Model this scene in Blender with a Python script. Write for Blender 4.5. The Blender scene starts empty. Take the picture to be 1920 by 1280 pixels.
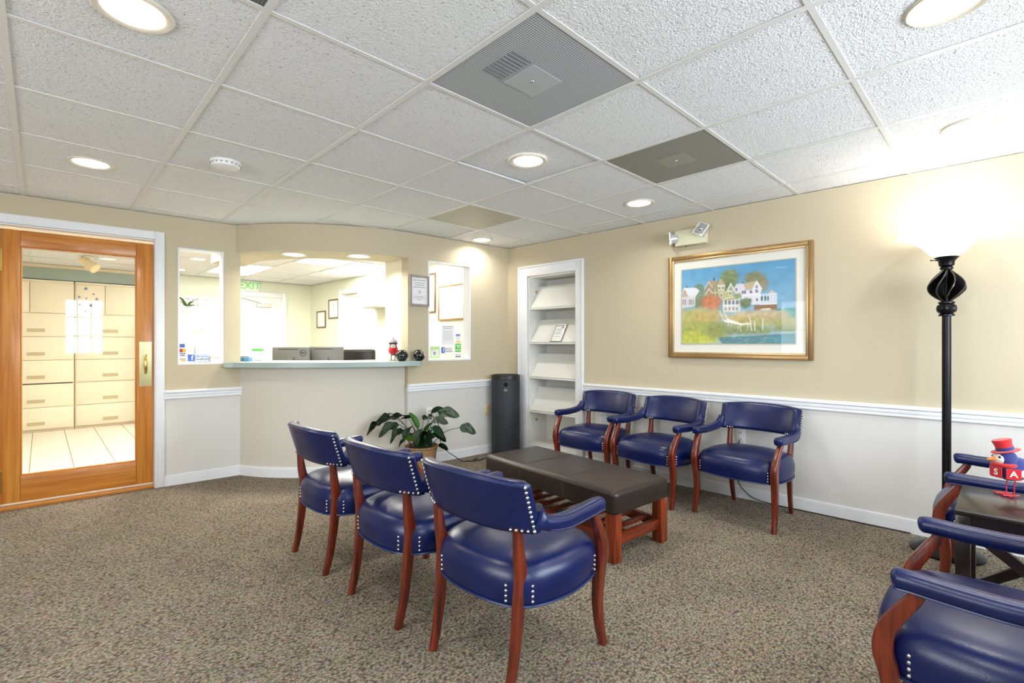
import bpy, bmesh, math, random
import numpy as np
from mathutils import Vector, Matrix
PI = math.pi
random.seed(7)
C = bpy.context.scene.collection
SC = bpy.context.scene

# ------------------------------------------------------------------ camera, world, lights, exposure
cam_d = bpy.data.cameras.new('camera'); cam_d.sensor_width = 36; cam_d.lens = 907 / 1920 * 36
cam_d.shift_y = 3 / 1920; cam_d.clip_start = 0.02
cam = bpy.data.objects.new('camera', cam_d); C.objects.link(cam)
cam.location = (0, 0, 1.184); cam.rotation_euler = (PI / 2, 0, -0.7724)
SC.camera = cam
SC.view_settings.view_transform = 'Standard'; SC.view_settings.look = 'None'
SC.view_settings.gamma = 1; SC.view_settings.use_curve_mapping = False
SC.view_settings.exposure = 0.0
W = bpy.data.worlds.new('World'); SC.world = W; W.use_nodes = True
W.node_tree.nodes['Background'].inputs[0].default_value = (0.75, 0.87, 1, 1)
W.node_tree.nodes['Background'].inputs[1].default_value = 1.0

def area(name, loc, rot, sx, sy, power, col=(1, 1, 1), shape='RECTANGLE', spread=None):
    l = bpy.data.lights.new(name, 'AREA'); l.shape = shape; l.size = sx; l.size_y = sy
    l.energy = power; l.color = col
    if spread: l.spread = spread
    o = bpy.data.objects.new(name, l); C.objects.link(o); o.location = loc; o.rotation_euler = rot
    return o
COOL = (0.80, 0.90, 1.0); WARM = (1.0, 0.86, 0.66); NEUT = (1.0, 0.955, 0.88)
# daylight through the windows of the rear wall and of the wall left of the camera
area('daylight_rear', (2.15, -1.63, 1.42), (PI / 2, 0, 0), 2.4, 1.05, 120, COOL)
area('daylight_small', (-0.305, -1.63, 1.475), (PI / 2, 0, 0), 0.55, 0.99, 34, COOL)
area('daylight_left', (-2.63, 1.4, 1.42), (PI / 2, 0, -PI / 2), 2.4, 1.15, 80, (0.93, 0.96, 1.0))

# ------------------------------------------------------------------ helpers
def lin(h):
    if isinstance(h, str):
        h = h.lstrip('#'); c = [int(h[i:i + 2], 16) / 255 for i in (0, 2, 4)]
    else: c = [v / 255 for v in h]
    return tuple(v / 12.92 if v <= 0.04045 else ((v + 0.055) / 1.055) ** 2.4 for v in c)

MATS = {}
def mat(name, col, rough=0.5, metal=0.0, spec=0.5, noise=0.0, scale=20.0, bump=0.0, bscale=None, coat=0.0, emit=None, estr=0.0, trans=0.0, alpha=1.0, sheen=0.0):
    if name in MATS: return MATS[name]
    m = bpy.data.materials.new(name); m.use_nodes = True; nt = m.node_tree; b = nt.nodes['Principled BSDF']
    c = lin(col) if not (isinstance(col, tuple) and max(col) <= 1) else col
    b.inputs['Base Color'].default_value = (*c, 1); b.inputs['Roughness'].default_value = rough
    b.inputs['Metallic'].default_value = metal; b.inputs['Specular IOR Level'].default_value = spec
    b.inputs['Coat Weight'].default_value = coat; b.inputs['Coat Roughness'].default_value = 0.15
    b.inputs['Transmission Weight'].default_value = trans
    b.inputs['Sheen Weight'].default_value = sheen
    b.inputs['Alpha'].default_value = alpha
    if emit:
        b.inputs['Emission Color'].default_value = (*emit, 1); b.inputs['Emission Strength'].default_value = estr
    tc = nt.nodes.new('ShaderNodeTexCoord')
    if noise > 0:
        n = nt.nodes.new('ShaderNodeTexNoise'); n.inputs['Scale'].default_value = scale; n.inputs['Detail'].default_value = 4
        nt.links.new(tc.outputs['Object'], n.inputs['Vector'])
        r = nt.nodes.new('ShaderNodeValToRGB')
        r.color_ramp.elements[0].position = 0.3; r.color_ramp.elements[1].position = 0.7
        r.color_ramp.elements[0].color = (*[v * (1 - noise) for v in c], 1)
        r.color_ramp.elements[1].color = (*[min(1, v * (1 + noise)) for v in c], 1)
        nt.links.new(n.outputs['Fac'], r.inputs['Fac']); nt.links.new(r.outputs['Color'], b.inputs['Base Color'])
    if bump > 0:
        n2 = nt.nodes.new('ShaderNodeTexNoise'); n2.inputs['Scale'].default_value = bscale or scale; n2.inputs['Detail'].default_value = 3
        nt.links.new(tc.outputs['Object'], n2.inputs['Vector'])
        bp = nt.nodes.new('ShaderNodeBump'); bp.inputs['Strength'].default_value = bump; bp.inputs['Distance'].default_value = 0.01
        nt.links.new(n2.outputs['Fac'], bp.inputs['Height']); nt.links.new(bp.outputs['Normal'], b.inputs['Normal'])
    MATS[name] = m
    return m

def wood(name, dark, light, axis='Z', rough=0.35, scale=6.0, stretch=9.0, coat=0.2):
    if name in MATS: return MATS[name]
    m = mat(name, light, rough, coat=coat); nt = m.node_tree; b = nt.nodes['Principled BSDF']
    tc = nt.nodes['Texture Coordinate'] if 'Texture Coordinate' in nt.nodes else nt.nodes.new('ShaderNodeTexCoord')
    mp = nt.nodes.new('ShaderNodeMapping'); s = [stretch] * 3; s['XYZ'.index(axis)] = 0.6
    mp.inputs['Scale'].default_value = s
    n = nt.nodes.new('ShaderNodeTexNoise'); n.inputs['Scale'].default_value = scale; n.inputs['Detail'].default_value = 6; n.inputs['Distortion'].default_value = 0.6
    r = nt.nodes.new('ShaderNodeValToRGB'); r.color_ramp.elements[0].position = 0.32; r.color_ramp.elements[1].position = 0.68
    r.color_ramp.elements[0].color = (*lin(dark), 1); r.color_ramp.elements[1].color = (*lin(light), 1)
    nt.links.new(tc.outputs['Object'], mp.inputs['Vector']); nt.links.new(mp.outputs['Vector'], n.inputs['Vector'])
    nt.links.new(n.outputs['Fac'], r.inputs['Fac']); nt.links.new(r.outputs['Color'], b.inputs['Base Color'])
    return m

def glass_mat(name, tint=(1, 1, 1), refl=0.08):
    # thin pane: clear with a faint mirror reflection
    if name in MATS: return MATS[name]
    m = bpy.data.materials.new(name); m.use_nodes = True; nt = m.node_tree; nt.nodes.clear()
    out = nt.nodes.new('ShaderNodeOutputMaterial'); mx = nt.nodes.new('ShaderNodeMixShader')
    t = nt.nodes.new('ShaderNodeBsdfTransparent'); t.inputs[0].default_value = (*tint, 1)
    g = nt.nodes.new('ShaderNodeBsdfGlossy'); g.inputs['Roughness'].default_value = 0.0
    mx.inputs[0].default_value = refl
    nt.links.new(t.outputs[0], mx.inputs[1]); nt.links.new(g.outputs[0], mx.inputs[2]); nt.links.new(mx.outputs[0], out.inputs[0])
    MATS[name] = m
    return m

def BM(): return bmesh.new()
def tf(bm, verts, mtx):
    for v in verts: v.co = mtx @ v.co
def box(bm, x0, x1, y0, y1, z0, z1, bev=0.0, mi=0, seg=2):
    old = set(bm.verts) if bev > 0 else None
    r = bmesh.ops.create_cube(bm, size=1); vs = r['verts']
    for v in vs: v.co = Vector(((x0 + x1) / 2 + v.co.x * (x1 - x0), (y0 + y1) / 2 + v.co.y * (y1 - y0), (z0 + z1) / 2 + v.co.z * (z1 - z0)))
    fs = set(f for v in vs for f in v.link_faces)
    for f in fs: f.material_index = mi
    if bev > 0:
        es = list(set(e for v in vs for e in v.link_edges))
        r2 = bmesh.ops.bevel(bm, geom=es, offset=bev, segments=seg, affect='EDGES', profile=0.5)
        for f in r2['faces']: f.material_index = mi
        vs = [v for v in bm.verts if v not in old]
    return vs
def prism(bm, poly, z0, z1, mi=0):
    lo = [bm.verts.new((x, y, z0)) for x, y in poly]; hi = [bm.verts.new((x, y, z1)) for x, y in poly]
    n = len(poly); fs = []
    for i in range(n): fs.append(bm.faces.new((lo[i], lo[(i + 1) % n], hi[(i + 1) % n], hi[i])))
    fs.append(bm.faces.new(hi)); fs.append(bm.faces.new(lo[::-1]))
    for f in fs: f.material_index = mi
    return lo + hi
def ring(bm, c, a, b, r, n):
    return [bm.verts.new(c + a * (r * math.cos(2 * PI * i / n)) + b * (r * math.sin(2 * PI * i / n))) for i in range(n)]
def bridge(bm, r0, r1, mi=0):
    n = len(r0)
    for i in range(n):
        f = bm.faces.new((r0[i], r0[(i + 1) % n], r1[(i + 1) % n], r1[i])); f.material_index = mi
def cyl(bm, p0, p1, r0, r1=None, n=16, mi=0, caps=True):
    p0, p1 = Vector(p0), Vector(p1); r1 = r0 if r1 is None else r1
    d = (p1 - p0).normalized(); a = d.orthogonal().normalized(); b = d.cross(a)
    A = ring(bm, p0, a, b, r0, n); B = ring(bm, p1, a, b, r1, n); bridge(bm, A, B, mi)
    if caps:
        f = bm.faces.new(A[::-1]); f.material_index = mi; f = bm.faces.new(B); f.material_index = mi
    return A + B
def lathe(bm, prof, n=32, c=(0, 0, 0), mi=0, rib=None):
    c = Vector(c); rings = []
    for r, z in prof:
        if r < 1e-6: rings.append([bm.verts.new(c + Vector((0, 0, z)))])
        else:
            rings.append([bm.verts.new(c + Vector((r * (rib(i, n, z) if rib else 1) * math.cos(2 * PI * i / n), r * (rib(i, n, z) if rib else 1) * math.sin(2 * PI * i / n), z))) for i in range(n)])
    for A, B in zip(rings, rings[1:]):
        for i in range(n):
            j = (i + 1) % n
            if len(A) == 1 and len(B) == 1: continue
            if len(A) == 1: f = bm.faces.new((A[0], B[j], B[i]))
            elif len(B) == 1: f = bm.faces.new((A[i], A[j], B[0]))
            else: f = bm.faces.new((A[i], A[j], B[j], B[i]))
            f.material_index = mi
    return [v for R in rings for v in R]
def crom(pts, per=6, closed=False):
    P = [Vector(p) for p in pts]; out = []; n = len(P)
    rng = range(n) if closed else range(n - 1)
    for i in rng:
        p1, p2 = P[i], P[(i + 1) % n]
        p0 = P[i - 1] if (closed or i > 0) else p1 * 2 - p2
        p3 = P[(i + 2) % n] if (closed or i + 2 < n) else p2 * 2 - p1
        for k in range(per):
            t = k / per
            out.append(0.5 * ((2 * p1) + (p2 - p0) * t + (2 * p0 - 5 * p1 + 4 * p2 - p3) * t * t + (3 * p1 - p0 - 3 * p2 + p3) * t ** 3))
    if not closed: out.append(P[-1])
    return out
def tube(bm, pts, r, n=8, mi=0, closed=False):
    pts = [Vector(p) for p in pts]; rs = r if isinstance(r, (list, tuple)) else [r] * len(pts)
    a = None; rings = []
    for i, p in enumerate(pts):
        if closed: d = (pts[(i + 1) % len(pts)] - pts[i - 1])
        else: d = pts[min(i + 1, len(pts) - 1)] - pts[max(i - 1, 0)]
        d.normalize()
        if a is None: a = d.orthogonal().normalized()
        else:
            a = a - d * a.dot(d); a = a.normalized() if a.length > 1e-6 else d.orthogonal().normalized()
        rings.append(ring(bm, p, a, d.cross(a), rs[i], n))
    for A, B in zip(rings, rings[1:]): bridge(bm, A, B, mi)
    if closed: bridge(bm, rings[-1], rings[0], mi)
    else:
        bm.faces.new(rings[0][::-1]).material_index = mi; bm.faces.new(rings[-1]).material_index = mi
def sweep(bm, pts, secs, up=(0, 1, 0), mi=0):
    # pts: path, secs: list of (half_w, half_h, corner) ; section axes: side = up, other = d x up
    rings = []; up = Vector(up)
    for i, p in enumerate(pts):
        p = Vector(p); d = Vector(pts[min(i + 1, len(pts) - 1)]) - Vector(pts[max(i - 1, 0)]); d.normalize()
        s = (up - d * up.dot(d)).normalized(); t = d.cross(s)
        hw, hh, cr = secs[i] if isinstance(secs, list) else secs
        sec = []
        for sx, sy in ((1, 1), (-1, 1), (-1, -1), (1, -1)):
            cx, cy = sx * (hw - cr), sy * (hh - cr)
            a0 = math.atan2(sy, sx)
            for k in (-0.5, 0, 0.5):
                a = a0 + k * PI / 2
                sec.append(bm.verts.new(p + s * (cx + cr * math.cos(a)) + t * (cy + cr * math.sin(a))))
        rings.append(sec)
    for A, B in zip(rings, rings[1:]): bridge(bm, A, B, mi)
    bm.faces.new(rings[0][::-1]).material_index = mi; bm.faces.new(rings[-1]).material_index = mi
def sphere(bm, c, r, mi=0, u=16, v=10, sc=(1, 1, 1), rot=None):
    rr = bmesh.ops.create_uvsphere(bm, u_segments=u, v_segments=v, radius=r); vs = rr['verts']
    M = Matrix.Translation(Vector(c)) @ (rot.to_4x4() if rot else Matrix.Identity(4)) @ Matrix.Diagonal((*sc, 1))
    tf(bm, vs, M)
    for f in set(f for x in vs for f in x.link_faces): f.material_index = mi
    return vs

def finish(bm, name, mats, ang=0.7, smooth=True):
    bmesh.ops.recalc_face_normals(bm, faces=bm.faces)
    if smooth:
        for f in bm.faces: f.smooth = True
        for e in bm.edges:
            if len(e.link_faces) == 2:
                if e.calc_face_angle(0) > ang: e.smooth = False
    me = bpy.data.meshes.new(name); bm.to_mesh(me); bm.free()
    for m in (mats if isinstance(mats, (list, tuple)) else [mats]): me.materials.append(m)
    return me
def obj(name, bm, m, parent=None, loc=None, rotz=None, ang=0.7, smooth=True):
    me = bm if isinstance(bm, bpy.types.Mesh) else finish(bm, name, m, ang, smooth)
    o = bpy.data.objects.new(name, me); C.objects.link(o)
    if parent: o.parent = parent
    if loc is not None: o.location = loc
    if rotz is not None: o.rotation_euler = (0, 0, rotz)
    return o
def tag(o, label, cat, group=None):
    o['label'] = label; o['category'] = cat
    if group: o['group'] = group
    return o
def thing(name, label, cat, loc=(0, 0, 0), rotz=0.0, group=None):
    o = bpy.data.objects.new(name, None); C.objects.link(o); o.location = loc; o.rotation_euler = (0, 0, rotz); o.empty_display_size = 0.05
    return tag(o, label, cat, group)
def struct(name, bm, m, parent=None, ang=0.7, smooth=True):
    o = obj(name, bm, m, parent, ang=ang, smooth=smooth)
    if not parent: o['kind'] = 'structure'
    return o
def stuff(o): o['kind'] = 'stuff'; return o
def dup(root, loc, rotz, label, group=None):
    r = root.copy(); C.objects.link(r); r.location = loc; r.rotation_euler = (0, 0, rotz); r['label'] = label
    if group: r['group'] = group
    for ch in list(root.children):
        c = ch.copy(); C.objects.link(c); c.parent = r
        for g in list(ch.children):
            d = g.copy(); C.objects.link(d); d.parent = c
    return r
def text_mesh(name, txt, size, m, depth=0.0, align='CENTER', bold=False):
    cu = bpy.data.curves.new(name, 'FONT'); cu.body = txt; cu.size = size; cu.align_x = align; cu.align_y = 'CENTER'; cu.extrude = depth
    cu.resolution_u = 3
    if bold: cu.offset = size * 0.018
    t = bpy.data.objects.new(name, cu); C.objects.link(t)
    dg = bpy.context.evaluated_depsgraph_get(); me = bpy.data.meshes.new_from_object(t.evaluated_get(dg))
    bpy.data.objects.remove(t); me.materials.clear(); me.materials.append(m); me.name = name
    return me

class Frame:
    """wall frame: a along the wall (to the viewer's right), o outwards (behind the wall face), z up"""
    def __init__(s, p, d, out):
        s.p = Vector((*p, 0)); s.d = Vector((*d, 0)).normalized(); s.out = Vector((*out, 0)).normalized()
    def pt(s, a, o, z): return s.p + s.d * a + s.out * o + Vector((0, 0, z))
    def rot(s): return math.atan2(s.d.y, s.d.x)
    def M(s, a=0, o=0, z=0):
        m = Matrix(((s.d.x, s.out.x, 0, 0), (s.d.y, s.out.y, 0, 0), (0, 0, 1, 0), (0, 0, 0, 1)))
        m.translation = s.pt(a, o, z); return m
RW = Frame((3.758, 3.922), (0.037, -0.999), (0.999, 0.037))      # right wall, a = distance from the far corner
BW = Frame((3.758, 3.922), (0.998, -0.058), (0.058, 0.998))      # back wall, a <= 0
LW = Frame((1.253, 4.836), (0.998, -0.066), (0.066, 0.998))      # left wall with the glass door, a <= 0.04
HC = 2.241
def fthing(F, name, label, cat, a, o, z, group=None):
    t = thing(name, label, cat, F.pt(a, o, z), F.rot(), group); return t

def wall(F, name, a0, a1, z1, th, holes, mats, zsplit=0.755, z0=0.0):
    bm = BM()
    A = sorted(set([a0, a1] + [h for H in holes for h in H[:2] if a0 < h < a1]))
    Z = sorted(set([z0, z1] + ([zsplit] if len(mats) > 1 else []) + [h for H in holes for h in H[2:] if z0 < h < z1]))
    for i in range(len(A) - 1):
        for k in range(len(Z) - 1):
            ca, cz = (A[i] + A[i + 1]) / 2, (Z[k] + Z[k + 1]) / 2
            if any(h[0] < ca < h[1] and h[2] < cz < h[3] for h in holes): continue
            vs = box(bm, A[i], A[i + 1], 0, th, Z[k], Z[k + 1], mi=(1 if len(mats) > 1 and cz < zsplit else 0))
    bmesh.ops.remove_doubles(bm, verts=bm.verts, dist=1e-5)
    # drop the hidden faces between neighbouring cells
    cnt = {}
    for f in bm.faces:
        key = tuple(round(v, 4) for v in f.calc_center_median()); cnt.setdefault(key, []).append(f)
    bmesh.ops.delete(bm, geom=[f for L in cnt.values() if len(L) > 1 for f in L], context='FACES')
    tf(bm, bm.verts, F.M())
    return struct(name, bm, mats, smooth=False)

# ------------------------------------------------------------------ materials
m_beige = mat('wall_paint_beige', (201, 189, 162), 0.75, noise=0.015, scale=3, bump=0.05, bscale=220, spec=0.25)
m_lower = mat('wall_paint_pale', (218, 215, 210), 0.7, noise=0.012, scale=3, bump=0.05, bscale=220, spec=0.25)
m_counterwall = mat('counter_wall_paint', (214, 209, 197), 0.7, noise=0.012, scale=3, bump=0.05, bscale=220, spec=0.25)
m_cream = mat('office_wall_paint', (226, 229, 208), 0.75, noise=0.012, scale=3)
m_sage = mat('sage_wall_paint', (150, 165, 145), 0.75, noise=0.015, scale=3)
m_trim = mat('white_trim_paint', (236, 238, 241), 0.38, noise=0.012, scale=9)
m_white = mat('white_paint_satin', (238, 238, 234), 0.4, noise=0.012, scale=9)
m_shelf = mat('bookcase_paint', (228, 227, 220), 0.42, noise=0.012, scale=9)
m_bar = mat('grid_bar_white', (226, 226, 222), 0.4, noise=0.01, scale=6)
m_navy = mat('navy_leather', (0.0018, 0.0084, 0.070), 0.30, noise=0.18, scale=9, bump=0.05, bscale=260, spec=0.5)
m_pipe = mat('navy_piping', (0.012, 0.024, 0.10), 0.3, noise=0.1, scale=30)
m_cherry = wood('cherry_wood', (66, 20, 9), (126, 46, 20), 'Z', 0.3, 7, 8, 0.35)
m_bcherry = wood('bench_cherry_wood', (86, 28, 8), (150, 60, 20), 'Z', 0.3, 7, 8, 0.3)
m_bslat = wood('bench_slat_wood', (78, 26, 10), (136, 52, 18), 'X', 0.32, 7, 8, 0.3)
m_brownl = mat('brown_leather', (0.024, 0.0155, 0.0125), 0.33, noise=0.2, scale=7, bump=0.06, bscale=240, spec=0.45)
m_thread = mat('brown_stitching', (70, 55, 44), 0.6, noise=0.1, scale=60)
m_nail = mat('nickel_nail', (205, 205, 210), 0.22, 1.0, noise=0.05, scale=40)
m_door = wood('oak_door', (186, 110, 36), (216, 146, 62), 'Z', 0.34, 3, 11, 0.2)
m_doorh = wood('oak_rail', (182, 106, 34), (212, 142, 60), 'X', 0.34, 3, 11, 0.2)
m_brass = mat('polished_brass', (216, 190, 120), 0.18, 1.0, noise=0.06, scale=15)
m_brassp = mat('pale_brass_plate', (226, 220, 176), 0.16, 1.0, noise=0.06, scale=8)
m_glass = glass_mat('door_glass', refl=0.05)
m_pane = glass_mat('window_glass', refl=0.03)
m_black = mat('black_plastic', (22, 23, 26), 0.42, noise=0.1, scale=30)
m_blackgl = mat('glossy_black_plastic', (12, 12, 13), 0.12, noise=0.1, scale=30, coat=0.5)
m_charcoal = mat('charcoal_fabric', (38, 43, 50), 0.6, noise=0.12, scale=160, bump=0.15, bscale=400)
m_iron = mat('bronze_black_metal', (34, 33, 36), 0.33, 0.75, noise=0.2, scale=20)
m_ironw = mat('brushed_bronze_edge', (92, 84, 76), 0.35, 0.8, noise=0.2, scale=30)
m_gold = mat('gold_frame', (176, 142, 96), 0.38, 0.8, noise=0.08, scale=25)
m_goldin = mat('gold_frame_inner', (206, 180, 134), 0.36, 0.75, noise=0.06, scale=25)
m_matb = mat('cream_mat_board', (232, 230, 220), 0.8, noise=0.01, scale=40)
m_paper = mat('white_paper', (240, 240, 240), 0.7, noise=0.01, scale=30)
m_ink = mat('grey_print', (150, 150, 158), 0.7, noise=0.03, scale=50)
m_inkd = mat('dark_print', (50, 50, 58), 0.7, noise=0.03, scale=50)
m_greyframe = wood('grey_frame_wood', (138, 130, 122), (170, 160, 150), 'Z', 0.5, 8, 10, 0)
m_bronzef = mat('bronze_frame', (120, 98, 72), 0.4, 0.4, noise=0.1, scale=20)
m_goldf = mat('diploma_frame_gold', (176, 138, 90), 0.35, 0.6, noise=0.1, scale=20)
m_cab = mat('putty_file_cabinet', (243, 233, 208), 0.45, noise=0.012, scale=6)
m_cabh = mat('cabinet_pull', (200, 184, 146), 0.4, noise=0.05, scale=30)
m_dark = mat('dark_gap', (16, 16, 16), 0.8, noise=0.1, scale=20)
m_silver = mat('monitor_back_silver', (104, 104, 100), 0.4, 0.3, noise=0.03, scale=30)
m_alm = mat('almond_plate', (222, 206, 160), 0.4, noise=0.02, scale=30)
m_red = mat('red_felt', (196, 22, 30), 0.9, noise=0.12, scale=120, bump=0.2, bscale=300, sheen=0.3)
m_blue = mat('blue_felt', (38, 44, 110), 0.9, noise=0.12, scale=120, bump=0.2, bscale=300, sheen=0.3)
m_dnavy = mat('dark_navy_felt', (34, 26, 52), 0.9, noise=0.12, scale=120, sheen=0.3)
m_felt = mat('white_felt', (232, 226, 216), 0.9, noise=0.04, scale=120)
m_orange = mat('orange_beak', (232, 120, 34), 0.6, noise=0.05, scale=60)
m_redw = mat('red_wire', (190, 24, 36), 0.35, noise=0.05, scale=60)
m_green = mat('sticker_green', (88, 190, 88), 0.5, noise=0.03, scale=60)
m_lgreen = mat('sticker_pale_green', (196, 232, 160), 0.5, noise=0.03, scale=60)
m_fb = mat('sticker_blue', (72, 106, 190), 0.5, noise=0.03, scale=60)
m_lblue = mat('sticker_pale_blue', (214, 224, 246), 0.5, noise=0.02, scale=60)
m_yel = mat('sticker_yellow', (240, 178, 60), 0.5, noise=0.03, scale=60)
m_lens = mat('lit_lamp_lens', (255, 250, 240), 0.5, emit=(1.0, 0.97, 0.90), estr=7.0, noise=0.01)
m_troff = mat('lit_troffer_lens', (255, 252, 245), 0.5, emit=(1.0, 0.97, 0.92), estr=4.0, noise=0.01)
m_shade = mat('lit_glass_bowl', (255, 248, 236), 0.4, emit=(1.0, 0.98, 0.95), estr=1.5, noise=0.01)
m_exitg = mat('exit_green', (120, 205, 110), 0.5, emit=lin((120, 220, 110)), estr=0.25, noise=0.02)

def carpet_mat():
    m = bpy.data.materials.new('loop_carpet'); m.use_nodes = True; nt = m.node_tree; b = nt.nodes['Principled BSDF']
    b.inputs['Roughness'].default_value = 0.95; b.inputs['Specular IOR Level'].default_value = 0.12
    tc = nt.nodes.new('ShaderNodeTexCoord')
    mp = nt.nodes.new('ShaderNodeMapping'); mp.inputs['Scale'].default_value = (1, 1.35, 1); mp.inputs['Rotation'].default_value = (0, 0, 0.55)
    nt.links.new(tc.outputs['Object'], mp.inputs['Vector'])
    v = nt.nodes.new('ShaderNodeTexVoronoi'); v.inputs['Scale'].default_value = 92
    nz = nt.nodes.new('ShaderNodeTexNoise'); nz.inputs['Scale'].default_value = 70; nz.inputs['Detail'].default_value = 3
    nb = nt.nodes.new('ShaderNodeTexNoise'); nb.inputs['Scale'].default_value = 3.2; nb.inputs['Detail'].default_value = 5
    for n in (v, nz): nt.links.new(mp.outputs['Vector'], n.inputs['Vector'])
    nt.links.new(tc.outputs['Object'], nb.inputs['Vector'])
    r = nt.nodes.new('ShaderNodeValToRGB'); e = r.color_ramp.elements
    e[0].position = 0.0; e[0].color = (*lin((180, 170, 155)), 1)
    e[1].position = 0.85; e[1].color = (*lin((76, 68, 58)), 1)
    k = e.new(0.42); k.color = (*lin((134, 124, 109)), 1)
    mul = nt.nodes.new('ShaderNodeMath'); mul.operation = 'MULTIPLY_ADD'; mul.inputs[1].default_value = 0.85; mul.inputs[2].default_value = 0.0
    nt.links.new(v.outputs['Distance'], mul.inputs[0])
    add = nt.nodes.new('ShaderNodeMath'); add.operation = 'MULTIPLY_ADD'; add.inputs[1].default_value = 0.9; 
    sub = nt.nodes.new('ShaderNodeMath'); sub.operation = 'SUBTRACT'; sub.inputs[1].default_value = 0.45
    nt.links.new(nz.outputs['Fac'], sub.inputs[0]); nt.links.new(sub.outputs[0], add.inputs[0]); nt.links.new(mul.outputs[0], add.inputs[2])
    nt.links.new(add.outputs[0], r.inputs['Fac'])
    # heathered yarn colours
    vc = nt.nodes.new('ShaderNodeTexVoronoi'); vc.inputs['Scale'].default_value = 60
    nt.links.new(mp.outputs['Vector'], vc.inputs['Vector'])
    hs = nt.nodes.new('ShaderNodeMixRGB'); hs.blend_type = 'SOFT_LIGHT'; hs.inputs[0].default_value = 0.13
    nt.links.new(r.outputs['Color'], hs.inputs[1]); nt.links.new(vc.outputs['Color'], hs.inputs[2])
    r2 = nt.nodes.new('ShaderNodeValToRGB'); r2.color_ramp.elements[0].position = 0.3; r2.color_ramp.elements[1].position = 0.75
    r2.color_ramp.elements[0].color = (0.84, 0.84, 0.84, 1); r2.color_ramp.elements[1].color = (1.08, 1.06, 1.02, 1)
    nt.links.new(nb.outputs['Fac'], r2.inputs['Fac'])
    mm = nt.nodes.new('ShaderNodeMixRGB'); mm.blend_type = 'MULTIPLY'; mm.inputs[0].default_value = 1
    nt.links.new(hs.outputs[0], mm.inputs[1]); nt.links.new(r2.outputs['Color'], mm.inputs[2])
    nt.links.new(mm.outputs[0], b.inputs['Base Color'])
    inv = nt.nodes.new('ShaderNodeMath'); inv.operation = 'SUBTRACT'; inv.inputs[0].default_value = 1
    nt.links.new(add.outputs[0], inv.inputs[1])
    bp = nt.nodes.new('ShaderNodeBump'); bp.inputs['Strength'].default_value = 0.45; bp.inputs['Distance'].default_value = 0.006
    nt.links.new(inv.outputs[0], bp.inputs['Height']); nt.links.new(bp.outputs['Normal'], b.inputs['Normal'])
    return m
m_carpet = carpet_mat()

def tile_mat():
    m = bpy.data.materials.new('acoustic_tile'); m.use_nodes = True; nt = m.node_tree; b = nt.nodes['Principled BSDF']
    b.inputs['Roughness'].default_value = 0.9; b.inputs['Specular IOR Level'].default_value = 0.15
    tc = nt.nodes.new('ShaderNodeTexCoord')
    n = nt.nodes.new('ShaderNodeTexNoise'); n.inputs['Scale'].default_value = 105; n.inputs['Detail'].default_value = 4; n.inputs['Distortion'].default_value = 0.8
    g = nt.nodes.new('ShaderNodeNewGeometry'); nt.links.new(g.outputs['Position'], n.inputs['Vector'])
    r = nt.nodes.new('ShaderNodeValToRGB'); e = r.color_ramp.elements
    e[0].position = 0.27; e[0].color = (*lin((168, 169, 170)), 1); e[1].position = 0.40; e[1].color = (*lin((243, 244, 245)), 1)
    nt.links.new(n.outputs['Fac'], r.inputs['Fac']); nt.links.new(r.outputs['Color'], b.inputs['Base Color'])
    bp = nt.nodes.new('ShaderNodeBump'); bp.inputs['Strength'].default_value = 0.75; bp.inputs['Distance'].default_value = 0.012
    nt.links.new(n.outputs['Fac'], bp.inputs['Height']); nt.links.new(bp.outputs['Normal'], b.inputs['Normal'])
    return m
m_tile = tile_mat()

def perf_mat(name, base, hole, pitch=105.0):
    m = bpy.data.materials.new(name); m.use_nodes = True; nt = m.node_tree; b = nt.nodes['Principled BSDF']; b.inputs['Roughness'].default_value = 0.5
    tc = nt.nodes.new('ShaderNodeTexCoord')
    v = nt.nodes.new('ShaderNodeTexVoronoi'); v.inputs['Scale'].default_value = pitch; v.inputs['Randomness'].default_value = 0.0
    nt.links.new(tc.outputs['Object'], v.inputs['Vector'])
    r = nt.nodes.new('ShaderNodeValToRGB'); r.color_ramp.elements[0].position = 0.30; r.color_ramp.elements[1].position = 0.38
    r.color_ramp.elements[0].color = (*lin(hole), 1); r.color_ramp.elements[1].color = (*lin(base), 1)
    nt.links.new(v.outputs['Distance'], r.inputs['Fac']); nt.links.new(r.outputs['Color'], b.inputs['Base Color'])
    return m

# ------------------------------------------------------------------ floor
bm = BM(); box(bm, -2.7, 4.3, -1.8, 9.6, -0.05, 0.0)
floor = struct('floor', bm, m_carpet, smooth=False)
m_ctile = mat('ceramic_floor_tile', (238, 230, 216), 0.3, noise=0.03, scale=5)
m_grout = mat('tan_grout', (168, 140, 104), 0.8, noise=0.05, scale=60)
bm = BM(); prism(bm, [tuple(LW.pt(-2.6, 0.10, 0).xy), tuple(LW.pt(-0.1, 0.10, 0).xy), (1.2, 9.1), (-1.4, 9.1)], 0.0005, 0.003)
struct('grout_bed', bm, m_grout, floor, smooth=False)
bm = BM(); box(bm, -0.149, 0.149, -0.1505, 0.1505, 0.0, 0.006, 0.002, seg=1); tme = finish(bm, 'tile', m_ctile)
for i in range(6):
    for j in range(13):
        o = bpy.data.objects.new('tile', tme); C.objects.link(o); o.parent = floor
        o.location = (-0.38 + 0.152 + i * 0.304, 5.0 + 0.152 + j * 0.304, 0.001)

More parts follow.
